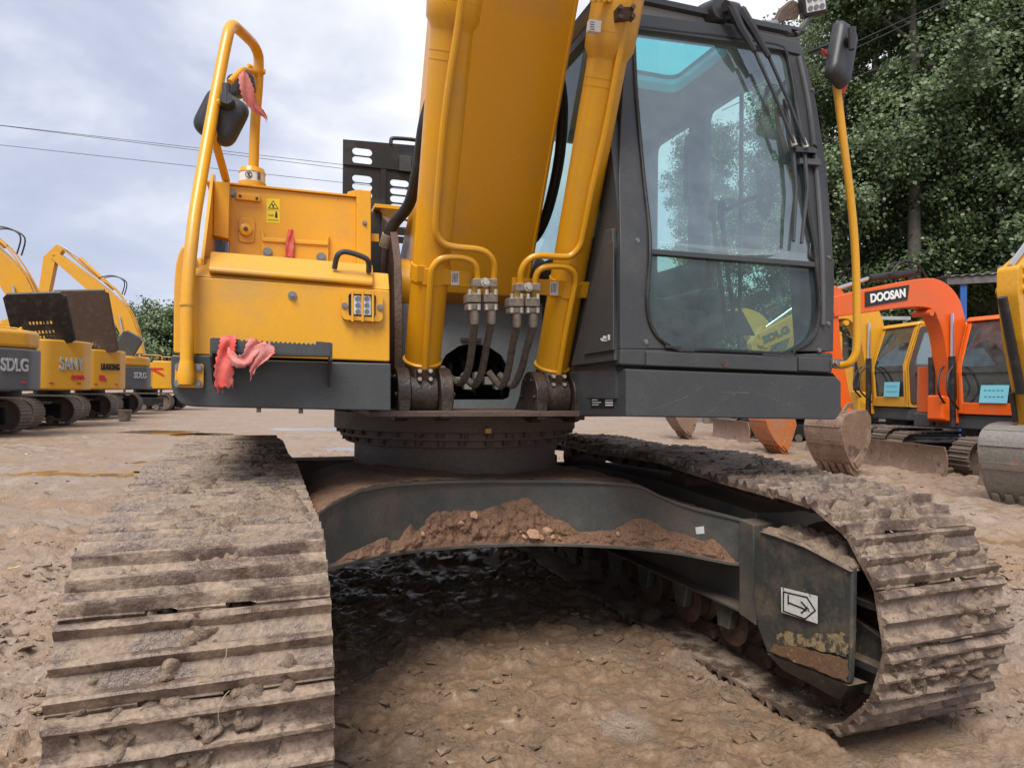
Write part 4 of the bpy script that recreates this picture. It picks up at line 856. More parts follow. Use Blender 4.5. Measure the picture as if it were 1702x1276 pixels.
# soil heap on the bottom flange, as the photo outlines it
hp_ = [(556, 934), (575, 918), (600, 908), (631, 893), (645, 890), (662, 896), (672, 880), (682, 866), (692, 876), (700, 872), (712, 855), (730, 843), (760, 843), (800, 846), (820, 838), (850, 826), (876, 822), (890, 832), (905, 848), (925, 858), (945, 865), (958, 880), (965, 882), (1010, 878), (1022, 876), (1040, 866), (1052, 860), (1075, 856), (1100, 872), (1115, 880), (1140, 885), (1165, 896), (1185, 892), (1200, 905), (1212, 918)]
HP = [bhit(*p) for p in hp_]
def soil_h(u): return float(np.interp(u, [p.x for p in HP], [p.z for p in HP], left=0, right=0))
def heap_h(u, v, t):   # t: 0 at the lip, 1 at the beam's face
    top = soil_h(u); base = bh_(u) + 0.002
    ramp = t ** 0.85; zz = base + max(0.0, top - base) * ramp
    n_ = float(fbm(u * 24, zz * 26, 5, 3, .58)) - 0.5; c_ = float(ss(.5, .54, fbm(u * 34, zz * 38, 2, 71))); e_ = min(1, t * 6) * (1 - t ** 3)
    return (v - (0.060 * n_ + 0.010 * c_) * e_, zz + 0.02 * n_ * e_ + (0.012 * n_ if t > .98 else 0) - 0.003)
    return base + max(0.0, top - base) * ramp * (1 + 0.1 * n_) + 0.075 * n_ * min(1, t * 6) * (1 - 0.5 * t) + 0.014 * float(ss(.52, .56, fbm(u * 40, v * 40, 2, 77))) * min(1, t * 5) * (1 - t) - 0.003
heap(BT[1].x, BT[-1].x - 0.02, 360, lambda u: (bv(u) - 0.048, bv(u) + 0.004), 26, heap_h, 'soil_heap', 'red_soil', xb)
# sticker scrap on the beam
q = [bhit(x, y) + Vector((0, -0.004, 0)) for x, y in ((1155, 876), (1169, 874), (1170, 886), (1157, 887))]; MB().prism(q, (0, 0.003, 0)).build('sticker_scrap', 'sticker_white', xb, ang=0)
# ------------------------------------------------------------------ tracks
def arc(c, r, a0, a1, n): return [(c[0] + r * math.cos(a0 + (a1 - a0) * i / n), c[1] + r * math.sin(a0 + (a1 - a0) * i / n)) for i in range(n + 1)]
FRC, FRR = (-1.615, 0.445), 0.42; RRC, RRR = (1.72, 0.46), 0.43
path = [(v, 0.028) for v in np.linspace(1.62, -1.50, 40)] + arc(FRC, FRR, R(-95), R(-265), 40)
path += [(v, h) for v, h in zip(np.linspace(-1.5, 1.62, 60), np.interp(np.linspace(-1.5, 1.62, 60), [-1.5, -1.15, -0.62, 0.1, 0.75, 1.62], [0.868, 0.884, 0.925, 0.905, 0.925, 0.885]))] + arc(RRC, RRR, R(97), R(-92), 40)
PA = np.array(path); seg = np.hypot(*(np.roll(PA, -1, 0) - PA).T); cum = np.concatenate([[0], np.cumsum(seg)]); PER = cum[-1]
PAc = np.vstack([PA, PA[:1]])
def tpos(s):
    s = s % PER; return np.interp(s, cum, PAc[:, 0]), np.interp(s, cum, PAc[:, 1])
def tframe(s, e=0.03):
    v0, h0 = tpos(s - e); v1, h1 = tpos(s + e); v, h = tpos(s); d = np.hypot(v1 - v0, h1 - h0); return v, h, (v1 - v0) / d, (h1 - h0) / d
NSH = 48; PIT = PER / NSH
def shoe_mesh(seed):
    rr = random.Random(seed); p = PIT / 2
    prof_old = [(-p - 0.006, 0.004), (-p + 0.010, 0.034), (-p + 0.024, 0.034), (-p + 0.040, 0.004), (-0.020, 0.004), (-0.009, 0.030), (0.009, 0.030), (0.020, 0.004), (p - 0.034, 0.004), (p - 0.022, 0.030), (p - 0.004, 0.030), (p + 0.012, 0.006), (p + 0.016, -0.008), (p - 0.03, -0.010), (-p + 0.03, -0.010), (-p - 0.004, -0.010)]
    prof = [(-p + 0.002, -0.006), (-p + 0.004, 0.004)]
    for c_ in (p - 0.166, p - 0.094, p - 0.018): prof += [(c_ - 0.019, 0.004), (c_ - 0.011, 0.022), (c_ - 0.004, 0.031), (c_ + 0.005, 0.030), (c_ + 0.011, 0.022), (c_ + 0.018, 0.004)]
    prof += [(p + 0.001, 0.0), (p - 0.001, -0.010), (-p + 0.03, -0.012), (-p + 0.004, -0.014)]
    us = [-0.30, -0.294, -0.22, -0.124, -0.110, -0.066, -0.052, 0.0, 0.052, 0.066, 0.110, 0.124, 0.22, 0.294, 0.30]
    mb = MB(); n = len(prof); rings = []
    for iu, u in enumerate(us):
        ring_ = []
        win = 4 <= iu <= 5 or 9 <= iu <= 10
        wear = 0.004 if iu in (0, len(us) - 1) else 0
        for (y, z) in prof:
            yy, zz = y, z
            if win and y < -p + 0.008: yy = y + 0.040
            ring_.append((u, yy + rr.uniform(-.0018, .0018), zz - (wear if z > 0.01 else 0) + rr.uniform(-.0022, .0018) - (0.006 * rr.random() if z > .02 and rr.random() < .2 else 0)))
        rings.append(ring_)
    vs = [p_ for r_ in rings for p_ in r_]; k = len(us)
    mb.add(vs, [(i * n + j, i * n + (j + 1) % n, (i + 1) * n + (j + 1) % n, (i + 1) * n + j) for i in range(k - 1) for j in range(n)] + [tuple(range(n)), tuple(range((k - 1) * n, k * n))])
    return mb.mesh('track_shoe', 'shoe_steel', 30)
def link_mesh():
    p = PIT / 2; mb = MB()
    for u in (-0.088, 0.066):
        q = fillet([(-p * 1.15, -0.085), (p * 1.15, -0.085), (p * 1.15, -0.03), (p * 0.7, -0.012), (-p * 0.7, -0.012), (-p * 1.15, -0.03)], 0.025, 3)
        mb.prism([(u, y, z) for y, z in q], (0.022, 0, 0))
    mb.cyl((-0.115, p, -0.055), (0.115, p, -0.055), 0.024, n=12); return mb.mesh('track_link', 'rust', 35)
SHOES = [shoe_mesh(i) for i in range(4)]; LINK = link_mesh()
def make_track(uc, label, s_off, mseed):
    tr = empty('track', Matrix()); tr.parent = EX; tr.matrix_basis = UM.copy(); tag(tr, label)
    for i in range(NSH):
        s = (i + s_off) * PIT; v, h, tv, tz = tframe(s, PIT * 0.42)
        # x across, y along the path, z outwards
        nrm_ = (-tz, tv) if False else (tz, -tv)
        cx = PA[:, 0].mean(); out = (nrm_[0] * (v - 0.05) + nrm_[1] * (h - 0.45))
        if out < 0: nrm_ = (-nrm_[0], -nrm_[1])
        Y = Vector((0, tv, tz)); Z = Vector((0, nrm_[0], nrm_[1])); X = Y.cross(Z)
        M = Matrix((X, Y, Z)).transposed().to_4x4(); M.translation = (uc, v, h)
        M = M @ Matrix.Rotation(random.uniform(-.012, .012), 4, 'X') @ Matrix.Rotation(random.uniform(-.008, .008), 4, 'Z')
        o = link('track_shoe', SHOES[(i * 7 + mseed) % 4], tr); o.matrix_basis = M
        o2 = link('track_link', LINK, tr); o2.matrix_basis = M
    return tr
tl_ = make_track(-G2, 'mud-caked track nearest the camera, below the toolbox', 0.15, 0)
tr_ = make_track(G2, 'mud-caked track below the cab, its inner side showing', 0.4, 1)
# caked mud: one lumpy crust per track, from the front contact over the top to the back
def crust(tr, uc, o_, s_from, s_to, cover, name='caked_mud', thick=0.062):
    du = 0.0085; ns = int((s_to - s_from) / du); nu = int(0.596 / du)
    s = np.linspace(s_from, s_to, ns); u = np.linspace(-0.298, 0.298, nu)
    ss_, uu = np.meshgrid(s, u, indexing='ij')
    big = fbm(ss_ * 4.2 + o_, uu * 3.2, 3, o_); mid = fbm(ss_ * 13, uu * 11, 4, o_ + 5, 0.6); fin = fbm(ss_ * 45, uu * 45, 3, o_ + 9)
    cov = cover(ss_, uu)
    d = -0.012 + thick * np.clip((big * 0.6 + mid * 0.4 - 0.60 + cov) * 2.3, -0.3, 1.0) + 0.030 * (mid - .5) + 0.030 * (fin - .5)
    # crumbly steps: clods with steep rims, some standing on bare steel
    wx = ss_ + 0.03 * fbm(ss_ * 22, uu * 22, 2, o_ + 40); wy = uu + 0.03 * fbm(ss_ * 22 + 7, uu * 22, 2, o_ + 41)
    cl = fbm(wx * 15, wy * 12, 3, o_ + 50); cl2 = fbm(wx * 34, wy * 30, 2, o_ + 60)
    d = d + 0.011 * ss(0.50, 0.535, cl) * ss(-0.012, 0.004, d) + 0.010 * ss(0.52, 0.56, cl2) * ss(-0.005, 0.008, d)
    d = np.where(d > 0.0, d + 0.006 * np.sign(fin - .52) + 0.010 * (fbm(ss_ * 80, uu * 80, 2, o_ + 70) - .5), d)
    edge = np.minimum(0.298 - np.abs(uu), 0.04) / 0.04; rag = 0.4 * ss(.54, .64, fbm(ss_ * 9, uu * 3, 2, o_ + 80)); d = np.where(d > 0, d * np.maximum(edge, rag), d) - 0.016 * (1 - np.maximum(edge, rag))
    d = np.where(d > 0.030, 0.030 + (d - 0.030) * 0.45, d)
    co = []
    for i in range(ns):
        v, h, tv, tz = tframe(s[i], PIT * 0.3); nn = (tz, -tv)
        if nn[0] * (v - 0.05) + nn[1] * (h - 0.45) < 0: nn = (-nn[0], -nn[1])
        for j in range(nu): co.append((uc + u[j], v + nn[0] * d[i, j], h + nn[1] * d[i, j]))
    dd = d.ravel(); fs = []
    for i in range(ns - 1):
        for j in range(nu - 1):
            q = (i * nu + j, i * nu + j + 1, (i + 1) * nu + j + 1, (i + 1) * nu + j)
            if max(dd[a] for a in q) > -0.003: fs.append(q)
    me = bpy.data.meshes.new(name); me.from_pydata(co, [], fs); me.update(); me.materials.append(MATS['track_mud'])
    bm = bmesh.new(); bm.from_mesh(me); bmesh.ops.delete(bm, geom=[v for v in bm.verts if not v.link_faces], context='VERTS'); bmesh.ops.recalc_face_normals(bm, faces=bm.faces); bm.to_mesh(me); bm.free()
    me.shade_smooth(); o = link(name, me, tr); tag(o, None, kind='stuff')
sF = cum[40]                     # front arc start (bottom)
sT = cum[81]                     # top run start
def cov_l(s, u):
    a = ss(sF + 0.9, sF + 1.45, s)                       # more on the top run
    return 0.06 + 0.14 * a * ss(-0.25, 0.15, u) - 0.13 * (1 - a) + 0.06 * np.exp(-((u + .02) / 0.16) ** 2) - 0.10 * ss(-0.12, -0.3, u) * a - 0.2 * ss(sF + 3.2, sF + 4.0, s)
def cov_r(s, u): return 0.12 + 0.05 * ss(sF + .5, sF + 1.2, s) - 0.12 * ss(sF + 3.0, sF + 4.2, s)
def straw(tr, uc, n, seed):
    r_ = random.Random(seed); mb = MB()
    for _ in range(n):
        s = sF + r_.uniform(0.25, 1.7); u = uc + r_.gauss(0, 0.12); P = []; a = r_.uniform(0, 6.28); ln = r_.uniform(.03, .10); cu = r_.uniform(-1, 1)
        for k in range(6):
            t = k / 5; v, h, tv, tz = tframe(s + math.sin(a + cu * t) * ln * t); nn = (tz, -tv)
            if nn[0] * (v - 0.05) + nn[1] * (h - 0.45) < 0: nn = (-nn[0], -nn[1])
            q = 0.034 + 0.012 * math.sin(t * 3.1); P.append((u + math.cos(a + cu * t) * ln * t, v + nn[0] * q, h + nn[1] * q))
        mb.tube(P, 0.0010, 4)
    o = mb.build('straw', 'dry_straw', tr); tag(o, None, kind='stuff')
dirty('dry_straw', (0.33, 0.25, 0.15), (0.3, 0.24, 0.14), 0.5, (0.7, 0.9), 30, 0, 60); straw(tl_, -G2, 18, 3)
crust(tl_, -G2, 1, sF - 0.35, sF + 4.6, cov_l); crust(tr_, G2, 4, sF - 0.5, sF + 4.6, cov_r)
# side frames, rollers, idlers, guards
for uc, tr in ((-G2, tl_), (G2, tr_)):
    s = 1 if uc < 0 else -1      # side that looks to the machine's centre
    mb = MB(); pts = [(-1.30, 0.33), (1.4, 0.33), (1.5, 0.42), (1.4, 0.70), (0.3, 0.80), (-0.5, 0.80), (-1.30, 0.755)]
    mb.prism([(uc - 0.20, v, h) for v, h in pts], (0.40, 0, 0)); fr = mb.build('side_frame', 'frame_paint', tr, 0.008)
    ui = uc + s * 0.20; mb = MB(); mb.prism([(ui, -1.42, 0.33), (ui + s * 0.075, -1.42, 0.325), (ui + s * 0.075, 1.5, 0.325), (ui, 1.5, 0.33)], (0, 0, 0.012)); mb.build('frame_ledge', 'frame_paint', tr, 0.002)
    for kx in range(8):
        v = -1.12 + kx * 0.345
        for ud in (-0.13, 0.13):
            mb = MB(); mb.tube([(uc + ud - 0.05, v, 0.225), (uc + ud - 0.03, v, 0.225), (uc + ud + 0.03, v, 0.225), (uc + ud + 0.05, v, 0.225)], [0.11, 0.085, 0.085, 0.11], 20); mb.build('track_roller', 'rust', tr)
        mb = MB(); mb.prism([(uc + s * 0.185, v - 0.07, 0.33), (uc + s * 0.185, v + 0.07, 0.33), (uc + s * 0.185, v + 0.04, 0.20), (uc + s * 0.185, v - 0.04, 0.20)], (s * 0.05, 0, 0)); mb.build('roller_bracket', 'guard_paint', tr, 0.01)
    for c_, r_ in ((FRC, 0.32), (RRC, 0.33)):
        mb = MB(); mb.tube([(uc - 0.09, c_[0], c_[1]), (uc - 0.06, c_[0], c_[1]), (uc + 0.06, c_[0], c_[1]), (uc + 0.09, c_[0], c_[1])], [r_ * .9, r_, r_, r_ * .9], 36); mb.cyl((uc - 0.17, *c_), (uc + 0.17, *c_), 0.10, n=20); mb.build('idler', 'rust', tr)
    for v in (-0.62, 0.75): MB().cyl((uc - 0.14, v, 0.81), (uc + 0.14, v, 0.81), 0.07, n=20).build('carrier_roller', 'rust', tr)
# guard box at the front of the right frame: traced in the plane of its inner face
UG = G2 - 0.325
gq = [(1253, 905), (1258, 886), (1266, 877), (1290, 884), (1340, 902), (1417, 942), (1415, 1060), (1411, 1137), (1274, 1084), (1258, 1040), (1251, 980)]
GP = [UF.pu(x, y, UG) for x, y in gq]
gd = MB().prism(GP, (0.028, 0, 0)).build('idler_guard', 'guard_paint', tr_, 0.01, 3)
MB().prism([GP[2] + Vector((.03, 0, -.004)), GP[3] + Vector((.03, 0, -.004)), GP[4] + Vector((.03, 0, -.004)), GP[5] + Vector((.03, 0, -.004)), GP[5] + Vector((.03, 0, -.016)), GP[4] + Vector((.03, 0, -.016)), GP[3] + Vector((.03, 0, -.016)), GP[2] + Vector((.03, 0, -.016))], (0.16, 0, 0)).build('guard_top', 'guard_paint', gd)
lowq = [(1274, 1085), (1411, 1139), (1399, 1162), (1388, 1160), (1300, 1112)]
P = [UF.pu(x, y, UG) for x, y in lowq[:2]] + [UF.pu(x, y, UG + 0.07) for x, y in lowq[2:]]
MB().prism(P, (0.09, 0, 0)).build('guard_lip', 'guard_paint', gd, 0.004)
# worn paint patch with its own shape: bare rusty metal and yellow undercoat
def patch(q, name, mat, lift, jag, par, uu=UG):
    out = []
    Q = q + [q[0]]
    for (x0, y0), (x1, y1) in zip(Q, Q[1:]):
        for i in range(6):
            t = i / 6; out.append((x0 + (x1 - x0) * t + random.uniform(-jag, jag), y0 + (y1 - y0) * t + random.uniform(-jag, jag)))
    P = [UF.pu(x, y, uu - lift) for x, y in out]; return MB().add(P, [tuple(range(len(P)))]).build(name, mat, par, ang=0)
patch([(1292, 1052), (1312, 1050), (1340, 1058), (1370, 1050), (1408, 1052), (1412, 1075), (1408, 1092), (1380, 1084), (1330, 1072), (1292, 1070)], 'worn_undercoat', 'undercoat', 0.0135, 3.0, gd)
patch([(1284, 1070), (1330, 1075), (1380, 1088), (1409, 1096), (1408, 1132), (1340, 1106), (1279, 1082)], 'bare_metal', 'bare_rust', 0.013, 2.0, gd)
# arrow sign: white decal with a house-shaped outline and an arrow
dirty('decal_white', (0.62, 0.61, 0.57), (0.06, 0.06, 0.055), 1.0, (0.5, 0.7), 26, 0.1, 120, fine=0.3, thr=(0.60, 0.64))
def gp(x, y, l): return UF.pu(x, y, UG - l)
sg = MB().add([gp(x, y, .0125) for x, y in ((1298, 975), (1359, 990), (1359, 1036), (1299, 1017))], [(0, 1, 2, 3)]).build('arrow_decal', 'decal_white', gd, ang=0)
def stroke(pts, w, closed=False):
    mb = MB(); P = pts + ([pts[0]] if closed else [])
    for (x0, y0), (x1, y1) in zip(P, P[1:]):
        dx, dy = x1 - x0, y1 - y0; l = math.hypot(dx, dy); nx, ny = -dy / l * w / 2, dx / l * w / 2; ex, ey = dx / l * w / 2, dy / l * w / 2
        mb.add([gp(x0 - ex + nx, y0 - ey + ny, .0142), gp(x1 + ex + nx, y1 + ey + ny, .0142), gp(x1 + ex - nx, y1 + ey - ny, .0142), gp(x0 - ex - nx, y0 - ey - ny, .0142)], [(0, 1, 2, 3)])
    return mb
stroke([(1302, 983), (1341, 992), (1355, 1014), (1338, 1028), (1302, 1015)], 2.2, True).build('decal_outline', 'black_ink', sg, ang=0)
mb = stroke([(1310, 989), (1310, 1001), (1338, 1012)], 2.4); m2 = stroke([(1332, 1000), (1341, 1010), (1332, 1018)], 2.4); mb.add(m2.v, m2.f); mb.build('decal_arrow', 'black_ink', sg, ang=0)
# plates of the idler yoke seen between guard and shoes
mb = MB(); mb.mark().box((UG + 0.10, -2.02, 0.30), (UG + 0.22, -1.80, 0.33)); mb.mark().box((UG + 0.10, -2.0, 0.52), (UG + 0.22, -1.80, 0.545)); mb.mark().prism([(UG + 0.15, v, h) for v, h in ((-1.98, 0.22), (-1.98, 0.40), (-1.80, 0.45), (-1.80, 0.18))], (0.03, 0, 0)); mb.build('idler_yoke', 'guard_paint', tr_, 0.004)
# frame post where the beam meets the right side frame
q = [(1228, 862), (1252, 872), (1256, 1040), (1243, 1030), (1228, 1020)]
MB().prism([UF.pu(x, y, UG + 0.02) for x, y in q], (0.15, 0, 0)).build('frame_post', 'frame_paint', tr_, 0.006)
q = [(930, 905), (1230, 935), (1243, 1030), (1150, 985), (1000, 918)]
# mud on top of the guard
heap(UG - 0.012, UG + 0.2, 40, lambda u: (GP[5].y + 0.0, GP[2].y), 90, lambda u, v, t: float(np.interp(v, [GP[5].y, GP[4].y, GP[3].y, GP[2].y], [GP[5].z, GP[4].z, GP[3].z, GP[2].z])) - 0.014 + 0.052 * float(fbm(u * 22, v * 22, 4)) ** 1.3 * max(0.0, min(1, (u - UG + 0.012) / 0.045, (UG + 0.2 - u) / 0.045)) ** 0.6 * min(1, t / .06, (1 - t) / .06), 'guard_mud', 'track_mud', tr_)
# stones on the beam's soil: things of their own
SM = []
for i in range(4):
    bm = bmesh.new(); bmesh.ops.create_icosphere(bm, subdivisions=1, radius=1)
    for v in bm.verts: v.co = v.co * (0.45 + 1.1 * float(fbm(v.co.x * 1.3 + i * 5, v.co.y * 1.3 + v.co.z * 2.1, 2))); v.co.z *= 0.75
    me = bpy.data.meshes.new('stone'); bm.to_mesh(me); bm.free(); me.materials.append(MATS['stone']); SM.append(me)
stones = [(879, 884, 14, 'largest pinkish stone on the soil of the crossbeam'), (893, 890, 7, 'angular stone touching the right of the largest crossbeam stone'), (904, 880, 9, 'second largest stone on the crossbeam soil'), (866, 889, 6, 'small stone touching the left of the largest crossbeam stone'), (913, 889, 5, 'small stone below the second largest crossbeam stone'), (924, 891, 4, 'rightmost small stone of the crossbeam cluster'), (861, 880, 4, 'tiny stone up and left of the largest crossbeam stone'), (891, 866, 4, 'tiny stone above the crossbeam cluster'), (690, 894, 5, 'pale stone alone near the left end of the crossbeam soil'), (700, 886, 5, 'brown stone just right of the lone pale crossbeam stone'), (1024, 886, 6, 'reddish stone near the right end of the crossbeam'), (765, 868, 6, 'greyish stone bedded in the middle of the crossbeam soil'), (787, 855, 9, 'flat purple-brown stone at the top of the crossbeam soil')]
for i, (x, y, r_, lb) in enumerate(stones):
    p = bhit(x, y); base = bh_(p.x); top = max(base, soil_h(p.x)); t = min(1, max(0.05, (p.z - base) / max(0.01, top - base))); v = bv(p.x) - 0.048 + 0.05 * t
    w = UF.M @ Vector((p.x, v - 0.004, p.z)); o = link('stone', SM[i % 4]); rad = r_ * 3.0 / F
    o.matrix_world = Matrix.Translation(w) @ Matrix.Rotation(i * 1.7, 4, 'Z') @ Matrix.Rotation(i * 0.8, 4, 'X') @ Matrix.Scale(rad, 4)
    tag(o, lb, 'stone', 'stones lying on the crossbeam soil')
# ================================================================== ground
def axis(a, b, fine, lo, hi, g=1.07):
    pts = list(np.arange(lo, hi, fine)); s = fine; x = hi
    while x < b: pts.append(x); s *= g; x += s
    pts.append(b); s = fine; x = lo - fine; left = []
    while x > a: left.append(x); s *= g; x -= s
    left.append(a); return np.array(left[::-1] + pts)
gx = axis(-400, 400, 0.0135, -2.9, 3.6, 1.04); gy = axis(-60, 700, 0.0135, 1.25, 4.6, 1.02)
X, Y = np.meshgrid(gx, gy, indexing='ij')
D = np.hypot(X, Y); near = 1 - ss(8, 30, D)
def uloc(X, Y):
    c, s = math.cos(-UF.th), math.sin(-UF.th); dx, dy = X - HC[0], Y - HC[1]; return c * dx - s * dy, s * dx + c * dy
U_, V_ = uloc(X, Y)
mid_ = ss(0.95, 0.5, np.abs(U_)) * ss(3.0, 2.4, np.abs(V_))       # smoother between the tracks
trk = np.maximum(0, 1 - np.abs(np.abs(U_) - 1.19) / 0.45)
nA = fbm(X * 1.1, Y * 1.1, 3, 2); nB = fbm(X * 4 + Y * .6, Y * 4, 4, 6, 0.55); nC = fbm(X * 17, Y * 17, 4, 9, 0.6); nD = fbm(X * 42, Y * 42, 2, 3)
lump = np.clip(nC - 0.50, 0, 1) * 3.2 * np.clip((nB - 0.40) * 3.4, 0, 1)
Z = 0.07 * (nA - 0.5) + 0.06 * (nB - 0.5) * (1 - 0.5 * mid_) + (0.020 * lump + 0.012 * (nC - .5) + 0.006 * (nD - .5)) * near
wX = X + 0.10 * (fbm(X * 7, Y * 7, 2, 33) - .5); wY = Y + 0.10 * (fbm(X * 7 + 5, Y * 7, 2, 34) - .5)
k1 = fbm(wX * 3.2, wY * 5.0, 3, 41); k2 = fbm(wX * 9, wY * 12, 3, 44, .55); k3 = fbm(wX * 24, wY * 27, 2, 47)
pat = ss(0.36, 0.52, fbm(X * .9, Y * .9, 2, 50)); side = np.where(np.abs(V_) < 2.6, 0.22 + 0.78 * ss(1.5, 1.75, np.abs(U_)), 1.0)
Z += near * (0.034 * ss(0.53, 0.56, k1) * pat + 0.026 * ss(0.515, 0.54, k2) * (0.45 + .55 * pat) + 0.013 * ss(0.53, 0.56, k3)) * side
Z += near * 0.022 * ss(0.60, 0.64, k2) * ss(0.48, 0.6, k1) * side
isl = ss(0.53, 0.58, k1) * (1 - ss(1.5, 1.75, np.abs(U_))) * (np.abs(V_) < 3.2) * near
Z += isl * (0.004 + 0.022 * np.clip(k2 - .46, 0, 1) + 0.012 * (k3 - .5)) + 0.014 * near * ss(0.61, 0.65, fbm(wX * 7, wY * 9, 3, 61)) * (np.abs(U_) < 1.6)
# ruts of past tracks with grouser prints running away from the camera on both sides
rut = np.sin((X * 0.34 + Y) * 2 * math.pi / 0.17) * ss(0.42, 0.6, fbm(X * .5, Y * .5, 2, 21)) * near
Z += 0.007 * rut * (1 - mid_)
Z += 0.013 * np.exp(-((np.abs(np.abs(U_) - 1.19) - 0.36) / 0.07) ** 2) * (np.abs(V_) < 2.2) * nB * 1.6     # berms squeezed up beside the tracks
Z -= np.clip(Z + 0.012, 0, 1) * (trk > 0.35) * (np.abs(V_ + .1) < 1.85)
# shallow hollows that hold water, at the left and far left
PUD = [(-6.4, 10.1, 1.4, 0.45), (-4.9, 10.7, 0.7, 0.35), (-10.0, 19.6, 1.4, 0.9), (-6.4, 22.0, 1.3, 0.9), (-3.5, 15.0, 0.9, 0.7), (-6.2, 11.9, 0.5, 0.35), (-8.2, 18.8, 0.8, 0.6), (4.6, 6.2, 0.9, 0.3), (-3.2, 11.2, 0.6, 0.3)]
PZ = -0.027
for px, py, a_, b_ in PUD:
    e_ = ((X - px) / a_) ** 2 + ((Y - py) / b_) ** 2; k_ = np.exp(-e_ * 0.8); Z = Z * (1 - 0.75 * k_) - 0.062 * k_
Z *= (1 - 0.6 * ss(40, 120, D))
nx_, ny_ = X.shape; idx = np.arange(nx_ * ny_).reshape(nx_, ny_)
co = np.stack([X, Y, Z], -1).reshape(-1, 3)
fs = np.stack([idx[:-1, :-1], idx[1:, :-1], idx[1:, 1:], idx[:-1, 1:]], -1).reshape(-1, 4)
me = bpy.data.meshes.new('ground'); me.vertices.add(len(co)); me.vertices.foreach_set('co', co.ravel()); me.loops.add(len(fs) * 4); me.loops.foreach_set('vertex_index', fs.ravel().astype(np.int32))
me.polygons.add(len(fs)); me.polygons.foreach_set('loop_start', np.arange(0, len(fs) * 4, 4, dtype=np.int32)); me.update(calc_edges=True); me.shade_smooth()
# darker brown mud colour between and around the tracks, in a patch with a ragged edge of its own
brown_mask = ss(0.30, 0.62, (1 - ss(0.6, 1.5, np.abs(U_))) * (1 - ss(2.2, 3.4, np.abs(V_ + .4))) * 0.55 + 0.75 * (fbm(X * 2.2, Y * 2.2, 4, 90) - .32) + 0.06 * (nB - .5)) * ss(14, 7, D)
at_ = me.attributes.new('brown_mask', 'FLOAT', 'POINT'); at_.data.foreach_set('value', brown_mask.ravel().astype(np.float32))
# mud material: dry crumbs, wet smooth patches
m, t, b = mat_new('mud'); L = t.links.new; g = N(t, 'ShaderNodeNewGeometry')
def NZ(sc, de=6.0, ro=0.6): 
    n = N(t, 'ShaderNodeTexNoise', i_Scale=sc, i_Detail=de, i_Roughness=ro); L(g.outputs['Position'], n.inputs['Vector']); return n
def MRn(src, a, b_, c=0, d=1):
    n = N(t, 'ShaderNodeMapRange'); n.inputs['From Min'].default_value = a; n.inputs['From Max'].default_value = b_; n.inputs['To Min'].default_value = c; n.inputs['To Max'].default_value = d; L(src, n.inputs['Value']); return n.outputs[0]
def MXc(f, A, B, bt='MIX'):
    n = N(t, 'ShaderNodeMix', data_type='RGBA', blend_type=bt)
    for s_, v_ in (('A', A), ('B', B)):
        if isinstance(v_, tuple): n.inputs[s_].default_value = (*v_, 1)
        else: L(v_, n.inputs[s_])
    if isinstance(f, float): n.inputs['Factor'].default_value = f
    else: L(f, n.inputs['Factor'])
    return n.outputs['Result']
w1 = NZ(0.9); w2 = NZ(5.5, 8, 0.65); w3 = NZ(60, 5, 0.65); w4 = NZ(210, 3, 0.6)
wet = MRn(w1.outputs['Fac'], 0.42, 0.62)
c1 = MXc(MRn(w2.outputs['Fac'], 0.38, 0.64), (0.195, 0.138, 0.10), (0.35, 0.268, 0.21)); c2 = MXc(wet, c1, (0.255, 0.165, 0.10))
atn = N(t, 'ShaderNodeAttribute', attribute_name='brown_mask'); c2 = MXc(MRn(atn.outputs['Fac'], 0, 1, 0, 0.85), c2, (0.185, 0.118, 0.070)); c3 = MXc(0.55, c2, MRn(w3.outputs['Fac'], 0.3, 0.7, 0.5, 1.4), 'MULTIPLY'); c4 = MXc(MRn(w4.outputs['Fac'], 0.68, 0.74, 0, 0.6), c3, (0.42, 0.35, 0.29))
L(c4, b.inputs['Base Color']); L(MRn(w2.outputs['Fac'], 0.42, 0.58, 0.40, 0.95), b.inputs['Roughness']); b.inputs['Specular IOR Level'].default_value = 0.45
bp = N(t, 'ShaderNodeBump', i_Distance=0.022); L(w3.outputs['Fac'], bp.inputs['Height']); L(MRn(w2.outputs['Fac'], 0.42, 0.60, 0.15, 1.0), bp.inputs['Strength']); L(bp.outputs[0], b.inputs['Normal'])
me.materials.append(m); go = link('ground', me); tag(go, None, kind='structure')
# puddle water: one sheet per hollow, the rim of mud cuts its outline
m, t, b = mat_new('puddle_water'); b.inputs['Base Color'].default_value = (0.26, 0.165, 0.085, 1); b.inputs['Roughness'].default_value = 0.04; b.inputs['IOR'].default_value = 1.33; b.inputs['Specular IOR Level'].default_value = 0.9
for i, (px, py, a_, b_) in enumerate(PUD):
    o = MB().add([(px + 1.3 * a_ * math.cos(k * .262), py + 1.3 * b_ * math.sin(k * .262), PZ) for k in range(24)], [tuple(range(24))]).build('puddle', 'puddle_water', None, ang=0); tag(o, None, kind='structure')
